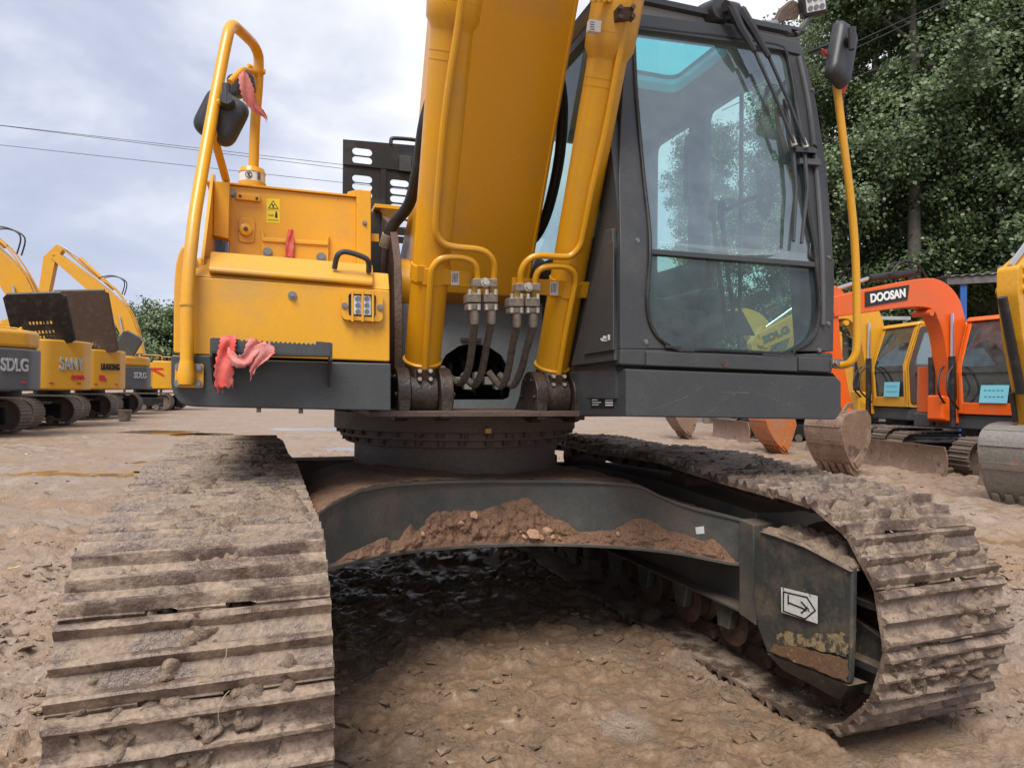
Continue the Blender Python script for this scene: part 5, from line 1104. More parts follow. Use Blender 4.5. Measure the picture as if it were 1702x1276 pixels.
# mud clods strewn over the ground
def zat(x, y):
    i = np.clip(np.searchsorted(gx, x) - 1, 0, nx_ - 2); j = np.clip(np.searchsorted(gy, y) - 1, 0, ny_ - 2); return Z[i, j]
bm = bmesh.new(); bmesh.ops.create_icosphere(bm, subdivisions=1, radius=1); iv = np.array([v.co[:] for v in bm.verts]); bm.faces.ensure_lookup_table(); jf = np.array([[v.index for v in f.verts] for f in bm.faces]); bm.free()
NCL = 17000; cx = np.concatenate([rng.uniform(-7, 8, NCL), rng.uniform(-3.2, 4.0, NCL * 3)]); cy = np.concatenate([rng.uniform(1.0, 13, NCL), rng.uniform(1.2, 5.5, NCL * 3)]); sh_ = rng.permutation(len(cx)); cx, cy = cx[sh_], cy[sh_]
wx_ = cx + 0.10 * (fbm(cx * 7, cy * 7, 2, 33) - .5); wy_ = cy + 0.10 * (fbm(cx * 7 + 5, cy * 7, 2, 34) - .5); dens = np.maximum(fbm(cx * 1.6, cy * 1.6, 3, 30), fbm(wx_ * 3.2, wy_ * 5.0, 3, 41) + .01); u_, v_ = uloc(cx, cy); keep = (dens + rng.uniform(-.12, .12, len(cx)) > 0.55) & ~((np.abs(np.abs(u_) - 1.19) < 0.36) & (np.abs(v_) < 2.2)) & ~((np.abs(u_) < .7) & (rng.random(len(cx)) < .5))
cx, cy = cx[keep][:NCL], cy[keep][:NCL]; n_ = len(cx); sz = 0.0035 + 0.024 * rng.random(n_) ** 5
V = iv[None] * (1 + 0.9 * (rng.random((n_, len(iv), 1)) - .5)) * sz[:, None, None] * np.array([1.3, 1.1, 0.55]); V[:, :, 0] += cx[:, None]; V[:, :, 1] += cy[:, None]; V[:, :, 2] += (zat(cx, cy) + sz * 0.2)[:, None]
FF = (jf[None] + (np.arange(n_) * len(iv))[:, None, None]).reshape(-1, 3)
me = bpy.data.meshes.new('mud_clods'); me.from_pydata(V.reshape(-1, 3).tolist(), [], FF.tolist()); me.update(); me.materials.append(MATS['mud']); ci = np.clip(np.searchsorted(gx, cx) - 1, 0, nx_ - 1); cj = np.clip(np.searchsorted(gy, cy) - 1, 0, ny_ - 1); at_ = me.attributes.new('brown_mask', 'FLOAT', 'POINT'); at_.data.foreach_set('value', np.repeat(brown_mask[ci, cj], len(iv)).astype(np.float32)); o = link('mud_clods', me); tag(o, 'loose clods of brown mud strewn over the yard', 'mud', kind='stuff')
# ================================================================== other machines in the yard
def ring_track(mb, g, w, a, Rr, pitch):
    """ridged belt of a far track: stadium outline with grouser ridges, open ring"""
    n = int((4 * a + 2 * math.pi * Rr) / pitch); per = 4 * a + 2 * math.pi * Rr; out = []
    def pos(s):
        s %= per
        if s < 2 * a: return (-a + s, 0.0, 0, -1)
        s -= 2 * a
        if s < math.pi * Rr: t = -math.pi / 2 + s / Rr; return (a + Rr * math.cos(t), Rr + Rr * math.sin(t), math.cos(t), math.sin(t))
        s -= math.pi * Rr
        if s < 2 * a: return (a - s, 2 * Rr, 0, 1)
        s -= 2 * a; t = math.pi / 2 + s / Rr; return (-a + Rr * math.cos(t), Rr + Rr * math.sin(t), math.cos(t), math.sin(t))
    P = []
    for i in range(n):
        for fr_, h in ((0.0, 0.0), (0.12, 0.022), (0.3, 0.022), (0.42, 0.0)):
            y, z, ny, nz = pos((i + fr_) * pitch); P.append((y - ny * (0.03 - h), z + 0.0 - nz * (0.03 - h), y - ny * 0.06, z - nz * 0.06))
    k = len(P); vs = []
    for (y, z, yi, zi) in P:
        for x, yy, zz in ((g - w / 2, y, z), (g + w / 2, y, z), (g + w / 2, yi, zi), (g - w / 2, yi, zi)): vs.append((x, yy, zz))
    mb.add(vs, [(4 * i + j, 4 * i + (j + 1) % 4, 4 * ((i + 1) % k) + (j + 1) % 4, 4 * ((i + 1) % k) + j) for i in range(k) for j in range(4)]); return mb
SHOE_CACHE = {}
def track_far(root, g, w, a, Rr, single):
    for sgn in (-1, 1):
        if not single:
            tr = ring_track(MB(), sgn * g, w, a, Rr, 0.10).build('track', 'track_far', root); tr.location.y = -0.22
        else:
            pit = 0.125; per = 4 * a + 2 * math.pi * Rr; n = round(per / pit); key = (w,)
            if key not in SHOE_CACHE:
                q = [(-.066, 0), (-.05, .022), (-.036, .022), (-.02, 0), (.02, 0), (.036, .022), (.05, .022), (.064, 0), (.064, -.012), (-.066, -.012)]
                SHOE_CACHE[key] = MB().prism([(-w / 2, y, z) for y, z in q], (w, 0, 0)).mesh('track_shoe', 'track_far', 30)
            tr = empty('track', Matrix()); tr.parent = root
            for i in range(n):
                s = i * per / n
                if s < 2 * a: y, z, an = -a + s, 0.02, math.pi
                elif s < 2 * a + math.pi * Rr: t = -math.pi / 2 + (s - 2 * a) / Rr; y, z, an = a + Rr * math.cos(t), Rr + Rr * math.sin(t) + .02, t - math.pi / 2
                elif s < 4 * a + math.pi * Rr: y, z, an = a - (s - 2 * a - math.pi * Rr), 2 * Rr + .02, 0
                else: t = math.pi / 2 + (s - 4 * a - math.pi * Rr) / Rr; y, z, an = -a + Rr * math.cos(t), Rr + Rr * math.sin(t) + .02, t - math.pi / 2
                o = link('track_shoe', SHOE_CACHE[key], tr); o.matrix_basis = Matrix.Translation((sgn * g, y, z)) @ Matrix.Rotation(an, 4, 'X')
        mb = MB(); mb.box((sgn * g - w * .3, -a, Rr * .5), (sgn * g + w * .3, a, Rr * 1.45)); mb.build('side_frame', 'black_steel', tr, 0.02)
        for y in (-a, a): MB().cyl((sgn * g - w * .22, y, Rr), (sgn * g + w * .22, y, Rr), Rr * .82, n=24).build('idler', 'track_far', tr, 0.01)
        for k in range(5): MB().cyl((sgn * g - w * .35, -a * .8 + k * a * .4, Rr * .38), (sgn * g + w * .35, -a * .8 + k * a * .4, Rr * .38), Rr * .3, n=12).build('roller', 'track_far', tr)
def beam_poly(pts, deps):      # polyline with thickness -> closed outline
    P = [Vector(p) for p in pts]; a, b = [], []
    for i, p in enumerate(P):
        d = (P[min(i + 1, len(P) - 1)] - P[max(i - 1, 0)]).normalized(); n = Vector((-d.y, d.x)) * deps[i] / 2; a.append(p + n); b.append(p - n)
    return [tuple(q) for q in a] + [tuple(q) for q in b[::-1]]
def arm_set(root, x, w, boom, bd, arm, ad, col, rough_pose, kk, hyd='chrome'):
    bo = MB().prism([(x - w / 2, y, z) for y, z in fillet(beam_poly(smooth2(boom), np.interp(np.linspace(0, 1, len(smooth2(boom))), np.linspace(0, 1, len(bd)), bd)), 0.02)], (w, 0, 0)).build('boom', col, root, 0.012)
    ar = MB().prism([(x - w * .4, y, z) for y, z in fillet(beam_poly(arm, ad), 0.05)], (w * .8, 0, 0)).build('arm', col, root, 0.01)
    tip = arm[0] if False else boom[-1]
    MB().cyl((x - w * .56, tip[0], tip[1]), (x + w * .56, tip[0], tip[1]), 0.07 * kk, n=16).build('arm_pin', col, ar)
    bend = smooth2(boom)[len(smooth2(boom)) // 2]
    # boom cylinders on both sides, arm cylinder above
    foot = boom[0]
    for s in (-1, 1):
        a_ = Vector((x + s * w * .68, foot[0] - 0.45 * kk, foot[1] - 0.35 * kk)); b_ = Vector((x + s * w * .68, bend[0], bend[1] - 0.1 * kk)); c_ = a_.lerp(b_, .62)
        o = MB().cyl(a_, c_, 0.075 * kk, n=14).build('boom_cylinder', col if hyd != 'dark' else 'black_steel', root); MB().cyl(c_, b_, 0.045 * kk, n=12).build('piston_rod', 'chrome', o)
    return bo, ar
def smooth2(pts): return [(p.x, p.y) for p in smooth([Vector((a, b, 0)) for a, b in pts], 6)]
def bucket(root, x, w, hinge, ang, s, mat, teeth=5):
    """curved shell, two cheeks, lip and teeth; hinge at (y,z), rotated in the boom plane"""
    def T(y, z):
        c, n = math.cos(ang), math.sin(ang); return (hinge[0] + s * (c * y - n * z), hinge[1] + s * (n * y + c * z))
    arc_ = [(0.12, 0.03), (-0.20, 0.03), (-0.42, -0.05), (-0.51, -0.24), (-0.48, -0.52), (-0.39, -0.78), (-0.27, -0.98)]
    arc_ = smooth2(arc_); inn = [(y * 0.95 + 0.02, z * .97 - .01) for y, z in arc_]
    root_b = MB().prism([(x - w / 2, *T(y, z)) for y, z in arc_] + [(x - w / 2, *T(y, z)) for y, z in inn[::-1]], (w, 0, 0)).build('bucket', mat, root)
    cheek = arc_ + [(-0.08, -0.86), (0.16, -0.5), (0.2, -0.1)]
    for sx in (-1, 1):
        MB().prism([(x + sx * w / 2 - 0.012, *T(y, z)) for y, z in fillet(cheek, 0.03, 2)], (0.024, 0, 0)).build('cheek_plate', mat, root_b)
        MB().prism([(x + sx * (w / 2 + .014) - 0.012, *T(y, z)) for y, z in ((-0.22, -0.98), (-0.06, -0.84), (-0.10, -0.74), (-0.16, -0.70), (-0.30, -0.84))], (0.03, 0, 0)).build('side_cutter', mat, root_b, 0.005)
    for k in range(4):
        y, z = arc_[8 + k * 7]; y2, z2 = arc_[10 + k * 7]
        q = [T(y * 1.0, z), T(y * 1.035, z), T(y2 * 1.035, z2), T(y2, z2)]; MB().prism([(x - w / 2 + .01, *p) for p in q], (w - .02, 0, 0)).build('wear_strip', mat, root_b)
    for k in range(teeth):
        xx = x - w / 2 + w * (k + .5) / teeth; q = [T(-0.37, -0.88), T(-0.24, -0.88), T(-0.12, -1.18), T(-0.15, -1.20), T(-0.32, -1.02)]
        MB().prism([(xx - 0.035 * s, *p) for p in q], (0.085 * s, 0, 0)).build('tooth', mat, root_b, 0.006)
    for sx in (-1, 1): MB().prism([(x + sx * w * .16 - .02, *T(y, z)) for y, z in ((0.14, -0.02), (0.10, 0.16), (-0.02, 0.16), (-0.2, -0.0))], (0.04, 0, 0)).build('hinge_ear', mat, root_b, 0.01)
    return root_b
def cab_far(root, x0, x1, y0, y1, z0, z1, col, dark='plastic_black', slope=0.16, door=None, win=0.55, par_name='cab'):
    cb = empty(par_name, Matrix()); cb.parent = root; H = z1 - z0
    MB().prism([(x0, y, z) for y, z in fillet([(y0, z0), (y1, z0), (y1, z1), (y0 + slope, z1), (y0, z0 + H * .62)], 0.09, 5)], (0.05, 0, 0)) 
    def sd(x, nm, m_):
        ol = fillet([(-y0, z0), (-y1, z0), (-y1, z1), (-(y0 + slope), z1), (-(y0 - .03), z0 + H * .5)], 0.10, 5); e_ = 0.07
        ym = y0 + (y1 - y0) * 0.58
        h1 = fillet([(-(y0 + .09), z0 + H * .14), (-(ym - .03), z0 + H * .14), (-(ym - .03), z1 - e_), (-(y0 + slope + .06), z1 - e_), (-(y0 + .05), z0 + H * .5)], 0.05, 4); h2 = fillet([(-(ym + .04), z0 + H * win), (-(y1 - e_), z0 + H * win), (-(y1 - e_), z1 - e_), (-(ym + .04), z1 - e_)], 0.04, 4)
        w_ = holed(nm, [ol, h1, h2], 0.02, SIDE(x), m_, cb)
        MB().add([(x, -a, b) for a, b in h1], [tuple(range(len(h1)))]).build('window', 'far_glass', cb, ang=0); MB().add([(x, -a, b) for a, b in h2], [tuple(range(len(h2)))]).build('window', 'far_glass', cb, ang=0)
        if door:
            o2 = [(a, b) for a, b in fillet([(-(y0 + .07), z0 + H * .05), (-(ym - .0), z0 + H * .05), (-(ym - .0), z1 - .045), (-(y0 + slope + .04), z1 - .045), (-(y0 + .03), z0 + H * .5)], 0.06, 4)]
            hd = fillet([(-(y0 + .12), z0 + H * .50), (-(ym - .09), z0 + H * .50), (-(ym - .09), z1 - .12), (-(y0 + slope + .12), z1 - .12)], 0.05, 4); hd2 = fillet([(-(y0 + .16), z0 + H * .14), (-(ym - .09), z0 + H * .14), (-(ym - .09), z0 + H * .42), (-(y0 + .14), z0 + H * .42)], 0.05, 4)
            d_ = holed('door', [o2, hd, hd2], 0.012, SIDE(x + (0.035 if x > 0 else -0.035)), door, cb)
            MB().box((x + .045, ym - .12, z0 + H * .40), (x + .06, ym - .05, z0 + H * .46)).build('door_handle', 'black_steel', d_)
    sd(x0, 'cab_side', col); sd(x1, 'cab_side', col)
    fw = x1 - x0
    # front frame: two posts, sill, header and the glass between
    pf = [(y0, z0), (y0 - .03, z0 + H * .5), (y0 + slope, z1)]
    for xa, xb_ in ((x0 - .02, x0 + .07), (x1 - .07, x1 + .02)):
        MB().prism([(xa, y, z) for y, z in pf] + [(xa, y + .06, z) for y, z in pf[::-1]], (xb_ - xa, 0, 0)).build('front_post', col, cb, 0.015)
    MB().prism([(x0 + .07, y0, z0), (x0 + .07, y0 - .008, z0 + H * .12), (x0 + .07, y0 + .05, z0 + H * .12), (x0 + .07, y0 + .05, z0)], (fw - .14, 0, 0)).build('front_sill', col, cb, 0.01)
    MB().prism([(x0, y0 + .02, z0 + H * .12), (x0, y0 - .025, z0 + H * .5), (x0, y0 + slope, z1 - .03), (x0, y0 + slope + .004, z1 - .03), (x0, y0 - .021, z0 + H * .5), (x0, y0 + .024, z0 + H * .12)], (fw, 0, 0)).build('front_window', 'far_glass', cb, ang=0)
    MB().box((x0 + .07, y0 - .03, z0 + H * .42), (x1 - .07, y0 + .0, z0 + H * .435)).build('window_bar', 'black_steel', cb)
    MB().prism([(x0 - .03, y, z) for y, z in ((y0 + slope - .05, z1 - .03), (y1 + .02, z1 - .03), (y1 - .02, z1 + .05), (y0 + slope + .02, z1 + .05))], (fw + .06, 0, 0)).build('roof', col, cb, 0.03, 3)
    bk_ = MB().box((x0, y1 - .03, z0), (x1, y1, z0 + H * .5)).build('back_wall', col, cb, 0.01)
    se = MB().box((x0 + fw * .28, y0 + (y1 - y0) * .5, z0 + .1), (x1 - fw * .28, y0 + (y1 - y0) * .72, z0 + H * .35)).build('seat', 'rubber', cb, 0.05, 3); MB().box((x0 + fw * .28, y0 + (y1 - y0) * .72, z0 + .3), (x1 - fw * .28, y0 + (y1 - y0) * .82, z0 + H * .68)).build('seat_back', 'rubber', cb, 0.05, 3)
    return cb
def facing(C, hx, hy): return Matrix.Translation((C[0], C[1], 0)) @ Matrix.Rotation(math.atan2(hx, -hy), 4, 'Z')
# ---- big machines parked tail-out along the left side
def big_machine(C, label, cwcol, cwtop, deco, hood_open, boom_on=True, hx=-0.985, hy=-0.17, exhaust=True, ps=1.0):
    rt_ = empty('parked_excavator', facing(C, hx, hy)); tag(rt_, label, 'excavator', 'excavators parked tail-out along the left of the yard')
    track_far(rt_, 1.24, 0.6, 1.52, 0.47, False)
    MB().cyl((0, 0, 0.6), (0, 0, 1.1), 0.6, n=32).build('slew_ring', 'black_steel', rt_)
    MB().box((-0.7, -0.9, 0.5), (0.7, 0.9, 0.8)).build('undercarriage_frame', 'black_steel', rt_, 0.03)
    MB().box((-1.35, -1.5, 1.1), (1.35, 1.3, 1.28)).build('deck', 'charcoal', rt_, 0.02)
    bw = 1.4; plan = [(-bw, 0.75), (-bw, 1.55), (-1.25, 1.9), (-0.3, 2.5), (0.3, 2.5), (1.25, 1.9), (bw, 1.55), (bw, 0.75)]
    plan = fillet(plan, [0, .2, .15, .15, .15, .15, .2, 0], 4)
    ztop = 2.62; zm = 2.16 if cwtop != cwcol else ztop
    cw = MB().prism([(x, y, 1.14) for x, y in plan], (0, 0, zm - 1.14)).build('counterweight', cwcol, rt_, 0.06, 3)
    if zm < ztop: MB().prism([(x * .985, y * .985, zm) for x, y in plan], (0, 0, ztop - zm)).build('counterweight_top', cwtop, cw, 0.12, 4)
    for x in (-.6, .6): MB().tube([(x, 1.9, ztop - .02), (x, 1.9, ztop + .05), (x + .06, 1.9, ztop + .10), (x + .12, 1.9, ztop + .05), (x + .12, 1.9, ztop - .02)], 0.035, 8).build('lifting_eye', cwtop, cw)
    # flank covers with doors
    for s in (-1, 1):
        for y0, y1 in ((-0.35, 0.2), (0.2, 0.75)): MB().box((s * 1.36, y0 + .01, 1.3), (s * 1.0, y1 - .01, 2.2)).build('side_door', cwtop, rt_, 0.02)
    MB().box((-1.3, 0.0, 2.2), (1.3, 1.0, 2.52)).build('engine_hood', cwtop, rt_, 0.06, 3)
    MB().box((-1.35, -1.3, 1.3), (-0.75, -0.35, 2.1)).build('tank', cwtop, rt_, 0.03)
    cab_far(rt_, 0.4, 1.34, -1.45, 0.2, 1.3, 2.95, 'charcoal')
    if exhaust: MB().tube([(-.35, .6, 2.5), (-.35, .6, 2.95), (-.35, .72, 3.1)], 0.06, 10).build('exhaust', 'black_steel', rt_)
    if hood_open:
        hy_, tilt, hw, hh, mt, grille = hood_open
        # hinged lid standing up, its underside with ribs and a punched grille
        base = Vector((0.75, hy_, 2.5)); ax = Vector((0, math.sin(tilt), math.cos(tilt)))
        Mh = basis(base, (0, -0.94, 0.0), (0.34, 0, 0.94)) @ Matrix.Rotation(tilt, 4, 'Z')
        hs = []
        if grille:
            for i in range(7):
                for j in range(grille): hs.append([(-.33 + i * .095 + a, .16 + j * .16 + (j // 2) * .12 + b) for a, b in ((0, 0), (.06, 0), (.06, .09), (0, .09))])
        ol_ = fillet([(-hw / 2, 0), (hw / 2, 0), (hw / 2, hh), (-hw / 2, hh)], 0.12, 4)
        lid_ = holed('open_hood', [ol_] + hs, 0.015, Mh, mt, rt_)
        for (xa, ya, xb_, yb) in ((-hw / 2, .05, -hw / 2, hh - .08), (hw / 2, .05, hw / 2, hh - .08), (-hw / 2 + .08, hh, hw / 2 - .08, hh)):
            MB().tube([Mh @ Vector((xa, ya, .05)), Mh @ Vector((xb_, yb, .05))], 0.05, 8).build('hood_rim', mt, lid_)
        MB().tube([Mh @ Vector((-.1, hh * .45, .03)), (0.3, hy_ + .3, 2.5)], 0.02, 8).build('hood_prop', 'black_steel', lid_)
        MB().box((.1, hy_ - .1, 2.5), (.6, hy_ + .45, 2.78)).build('air_filter', 'plastic_black', rt_, 0.08, 3); MB().box((.2, hy_ + .2, 2.5), (.5, hy_ + .5, 2.95)).build('engine_part', 'yellow_far', rt_, 0.05)
    if boom_on == 'low':
        bo, ar = arm_set(rt_, -0.05, 0.5, [(-.15, 2.0), (-.9, 3.4), (-2.1, 4.1), (-4.9, 3.4)], [0.5, 0.8, 0.9, 0.7, 0.42], [(-4.6, 3.8), (-5.0, 3.3), (-5.2, 2.0), (-5.0, 1.2)], [0.4, 0.6, 0.45, 0.3], 'yellow_far', 0, 1.0)
        bucket(rt_, -0.05, 1.2, (-5.0, 1.25), 0.3, 1.1, 'bucket_rust')
    elif boom_on:
        boom = [(-.15, 2.0), (-.9, 4.3), (-1.9, 5.9), (-4.6, 8.2 * ps)]
        bo, ar = arm_set(rt_, -0.05, 0.5, boom, [0.5, 0.8, 0.95, 0.7, 0.42], [(-4.3, 8.65 * ps), (-4.8, 8.0 * ps), (-5.2, 5.2), (-5.0, 3.2)], [0.4, 0.6, 0.45, 0.3], 'yellow_far', 0, 1.0)
        MB().cyl((-0.05, -1.7, 6.5), (-0.05, -3.4, 8.1), 0.10, n=14).build('arm_cylinder', 'yellow_far', bo); MB().cyl((-0.05, -3.4, 8.1), (-0.05, -4.3, 8.7), 0.05, n=10).build('piston_rod', 'chrome', bo)
        for xx in (-.2, .12):
            MB().tube(smooth([(xx, -.1, 2.7), (xx, -.5, 4.6), (xx, -1.3, 6.1), (xx, -1.9, 6.75), (xx, -2.6, 7.15), (xx, -4.2, 8.55)], 5), 0.03, 8).build('boom_pipe', 'yellow_far', bo); MB().tube(smooth([(xx + .06, -1.2, 6.2), (xx + .06, -1.1, 6.9), (xx + .06, -1.7, 7.2), (xx + .06, -2.4, 7.05)], 5), 0.03, 8).build('boom_hose', 'rubber', bo)
        bucket(rt_, -0.05, 1.2, (-5.0, 3.0), 0.5, 1.25, 'bucket_rust')
    # lettering and stripes sit on the big corner face
    a_ = Vector((1.25, 1.9, 0)); b_ = Vector((0.3, 2.5, 0)); d_ = (b_ - a_).normalized(); nn = Vector((-d_.y, d_.x, 0))
    if nn.dot(Vector((1, 1, 0))) < 0: nn = -nn
    xax = Vector((0, 0, 1)).cross(nn); mid = (a_ + b_) / 2
    def face(dx, z, lift=0.015): return basis(mid + xax * dx + nn * lift + Vector((0, 0, z)), xax, (0, 0, 1))
    for dx in (-.42, .42):
        Mf = face(dx, 1.34, 0.006); MB().prism([Mf @ Vector((x, y, 0)) for x, y in ((-.06, -.02), (.06, -.02), (.06, .02), (-.06, .02))], tuple(Mf.to_3x3() @ Vector((0, 0, .012)))).build('reflector', 'red_ink', cw)
    for s in (-1, 1):
        MB().tube(smooth([(s * 1.2, .05, 2.5), (s * 1.2, .08, 2.85), (s * 1.2, .4, 2.92), (s * 1.2, .95, 2.92), (s * 1.2, 1.15, 2.85), (s * 1.2, 1.18, 2.5)], 4), .022, 8).build('hood_rail', 'yellow_far', rt_)
        for k in range(5): MB().box((s * 1.365, -.30, 1.5 + k * .12), (s * 1.35, .12, 1.55 + k * .12)).build('vent_slat', 'black_steel', rt_)
    for it in deco:
        if it[0] == 'text': lettering('lettering', it[1], face(it[2], it[3]), it[4], it[5], cw, 0.02, it[6] if len(it) > 6 else 0, 0.012, 1.0, it[7] if len(it) > 7 else None)
        else:
            Mf = basis(Vector((1.40 + .02, 1.15, it[3])), (0, 1, 0), (0, 0, 1)) if it[4] else face(it[2], it[3])
            MB().prism([Mf @ Vector((x, y, 0)) for x, y in it[1]], tuple((Mf.to_3x3() @ Vector((0, 0, 0.01)))) ).build('stripe', 'red_ink', cw, ang=0)
    return rt_
swoosh = [(-.55, .25), (.15, .25), (.15, .17), (-.28, .17), (.2, -.1), (.2, -.2), (-.38, .12)]
big_machine((-14.3, 16.75), 'grey and yellow parked excavator with silver SDLG lettering, cut by the left edge', 'cw_grey', 'yellow_far', [('text', 'SDLG', 0.22, 1.74, 0.42, 'silver', 0, 0.62), ('stripe', [(-.6, .2), (.1, .35), (.1, .28), (-.6, .05)], 0, 1.85, 1)], None)
big_machine((-15.6, 21.0), 'yellow parked excavator with silver lettering SANY and a black hood standing open', 'yellow_far', 'yellow_far', [('text', 'SANY', 0.17, 1.9, 0.52, 'silver', 0, 0.74), ('stripe', swoosh, 0, 2.22, 1), ('text', 'DIESEL', 0.38, 1.52, 0.14, 'red_ink')], (1.62, R(-4), 1.6, 1.5, 'black_steel', 3), ps=0.9)
big_machine((-17.55, 26.4), 'yellow parked excavator with dark LIUGONG lettering under a raised sooty hood', 'yellow_far', 'yellow_far', [('text', 'LIUGONG', 0.15, 1.98, 0.32, 'black_ink', 0, 0.76), ('stripe', [(-.2, .12), (.0, .12), (.12, -.08), (-.2, -.08)], -0.1, 1.55, 0)], (1.65, R(-3), 1.85, 2.35, 'ring_rust', 2), ps=1.02)
big_machine((-19.15, 31.4), 'grey and yellow parked excavator with small SDLG lettering, fourth of the left row', 'cw_grey', 'yellow_far', [('text', 'SDLG', 0.2, 1.75, 0.36, 'silver', 0, 0.62), ('stripe', swoosh, 0, 1.9, 1)], (1.5, R(32), 0.8, 1.3, 'cab_grey', 0), boom_on='low')
big_machine((-19.9, 37.6), 'farthest yellow parked excavator of the left row, boom raised highest', 'yellow_far', 'yellow_far', [('stripe', swoosh, 0, 2.0, 1)], None)
o = MB().tube([(-14.2, 25.4, 0), (-14.2, 25.4, 0.02), (-14.2, 25.4, 0.38), (-14.2, 25.4, 0.40)], [0.17, 0.19, 0.24, 0.25], 16).build('pail', 'track_far'); tag(o, 'muddy pail standing beside the tracks of the left row', 'pail')
dirty('door_brown', (0.055, 0.042, 0.038), (0.1, 0.085, 0.075), 0.5, (0.4, 0.7), 3, 0.04, 40)
# ---- midi machines facing left at the right of the yard
def midi(C, name, label, col, k=1.0, hx=-0.99, hy=-0.12, bmat='bucket_rust', brand=None, door=None, paper=True, blade=True, arm_pose=None, ux=-0.99, uy=-0.12):
    rt_ = empty(name, facing(C, hx, hy) @ Matrix.Scale(k, 4)); tag(rt_, label, 'excavator'); turn = math.atan2(ux, -uy) - math.atan2(hx, -hy)
    track_far(rt_, 0.78, 0.40, 0.95, 0.29, True)
    MB().cyl((0, 0, 0.4), (0, 0, 0.74), 0.42, n=28).build('slew_ring', 'black_steel', rt_); MB().box((-.6, -.6, .3), (.6, .6, .5)).build('undercarriage_frame', 'black_steel', rt_, 0.03)
    plan = fillet([(-.95, -.75), (.98, -.75), (.98, .7), (.75, 1.2), (.2, 1.38), (-.5, 1.3), (-.95, .7)], [.25, .1, .3, .3, .3, .3, .3], 5)
    MB().prism([(x, y, 0.72) for x, y in plan], (0, 0, 0.24)).build('skirt', 'charcoal', rt_, 0.03, 3)
    MB().prism([(x * .99, y * .99 if y > 0 else y, 0.97) for x, y in fillet([(-.95, -.72), (-.1, -.72), (-.1, .3), (.97, .35), (.97, .7), (.75, 1.2), (.2, 1.38), (-.5, 1.3), (-.95, .7)], [.3, .1, .02, .02, .3, .3, .3, .3, .3], 5)], (0, 0, 0.80)).build('body', col, rt_, 0.09, 4)
    cb = cab_far(rt_, 0.02, 0.98, -0.80, 0.62, 0.97, 2.52, col, door=door, slope=0.22)
    if paper:
        M_ = basis((0.62, -0.80 - .036, 1.30), (1, 0, 0), (0, -0.03, 1)); p = MB().add([M_ @ Vector((x, y, 0)) for x, y in ((-.24, -.14), (.2, -.14), (.24, .14), (-.2, .14))], [(0, 1, 2, 3)]).build('paper_notice', 'cyan_paper', cb, ang=0)
        mb = MB()
        for j in range(2):
            for i in range(5): mb.add([M_ @ Vector((-.15 + i * .065 + a, .05 - j * .1 + b, .003)) for a, b in ((0, 0), (.04 + .01 * (i % 2), .004), (.04, .016), (0, .012))], [(0, 1, 2, 3)])
        mb.build('handwriting', 'navy_ink', p, ang=0)
    boom, bd, arm, ad, hinge, bang = arm_pose or ([(-.55, 1.0), (-.64, 1.75), (-.76, 2.45), (-1.02, 2.86), (-1.55, 2.95), (-3.05, 2.70)], [0.36, 0.52, 0.62, 0.46, 0.28], [(-2.85, 2.98), (-3.06, 2.68), (-3.0, 2.1), (-2.72, 0.98)], [0.22, 0.36, 0.34, 0.2], (-2.72, 0.98), 0.30)
    bo, ar = arm_set(rt_, -0.22, 0.27, boom, bd, arm, ad, col, 0, 0.7, 'dark')
    MB().prism([(-.45, -.72, .78), (-.0, -.72, .78), (-.08, -1.05, .86), (-.36, -1.05, .86)], (0, 0, .42)).build('swing_post', col, rt_, 0.04)
    t_ = boom[-1]; b0 = boom[-2]
    MB().cyl((-.22, b0[0] + .1, b0[1] + .36), (-.22, (b0[0] + t_[0]) / 2, (b0[1] + t_[1]) / 2 + .36), 0.06, n=14).build('arm_cylinder', 'black_steel', bo); MB().cyl((-.22, (b0[0] + t_[0]) / 2, (b0[1] + t_[1]) / 2 + .36), (-.22, arm[0][0], arm[0][1]), 0.033, n=12).build('piston_rod', 'chrome', bo)
    for xx in (-.3, -.14):
        MB().tube(smooth([(xx, b0[0] + .35, b0[1] + .22), (xx, b0[0] + .1, b0[1] + .48), (xx, b0[0] - .25, b0[1] + .5), (xx, b0[0] - .5, b0[1] + .28)], 5), 0.017, 8).build('boom_hose', 'rubber', bo); MB().tube(smooth([(xx + .2, -.86, 1.05), (xx + .24, -1.15, 1.3), (xx + .2, -1.1, 1.6), (xx + .17, -.95, 1.75)], 5), 0.018, 8).build('boom_hose', 'rubber', bo)
    MB().cyl((-.22, arm[1][0] - .25, arm[1][1] - .1), (-.22, hinge[0] - .25, hinge[1] + .38), 0.05, n=14).build('bucket_cylinder', 'black_steel', ar)
    for s in (-1, 1): MB().tube([(-.22 + s * .09, hinge[0] - .25, hinge[1] + .38), (-.22 + s * .09, hinge[0] - .16, hinge[1] + .05)], 0.03, 8).build('bucket_link', 'black_steel', ar)
    for y, z in (arm[1], hinge, (-1.32, 2.62)): MB().cyl((-.22 - .16, y, z), (-.22 + .16, y, z), 0.055, n=16).build('pin', col, ar)
    bucket(rt_, -0.22, 0.72, hinge, bang, 0.86, bmat)
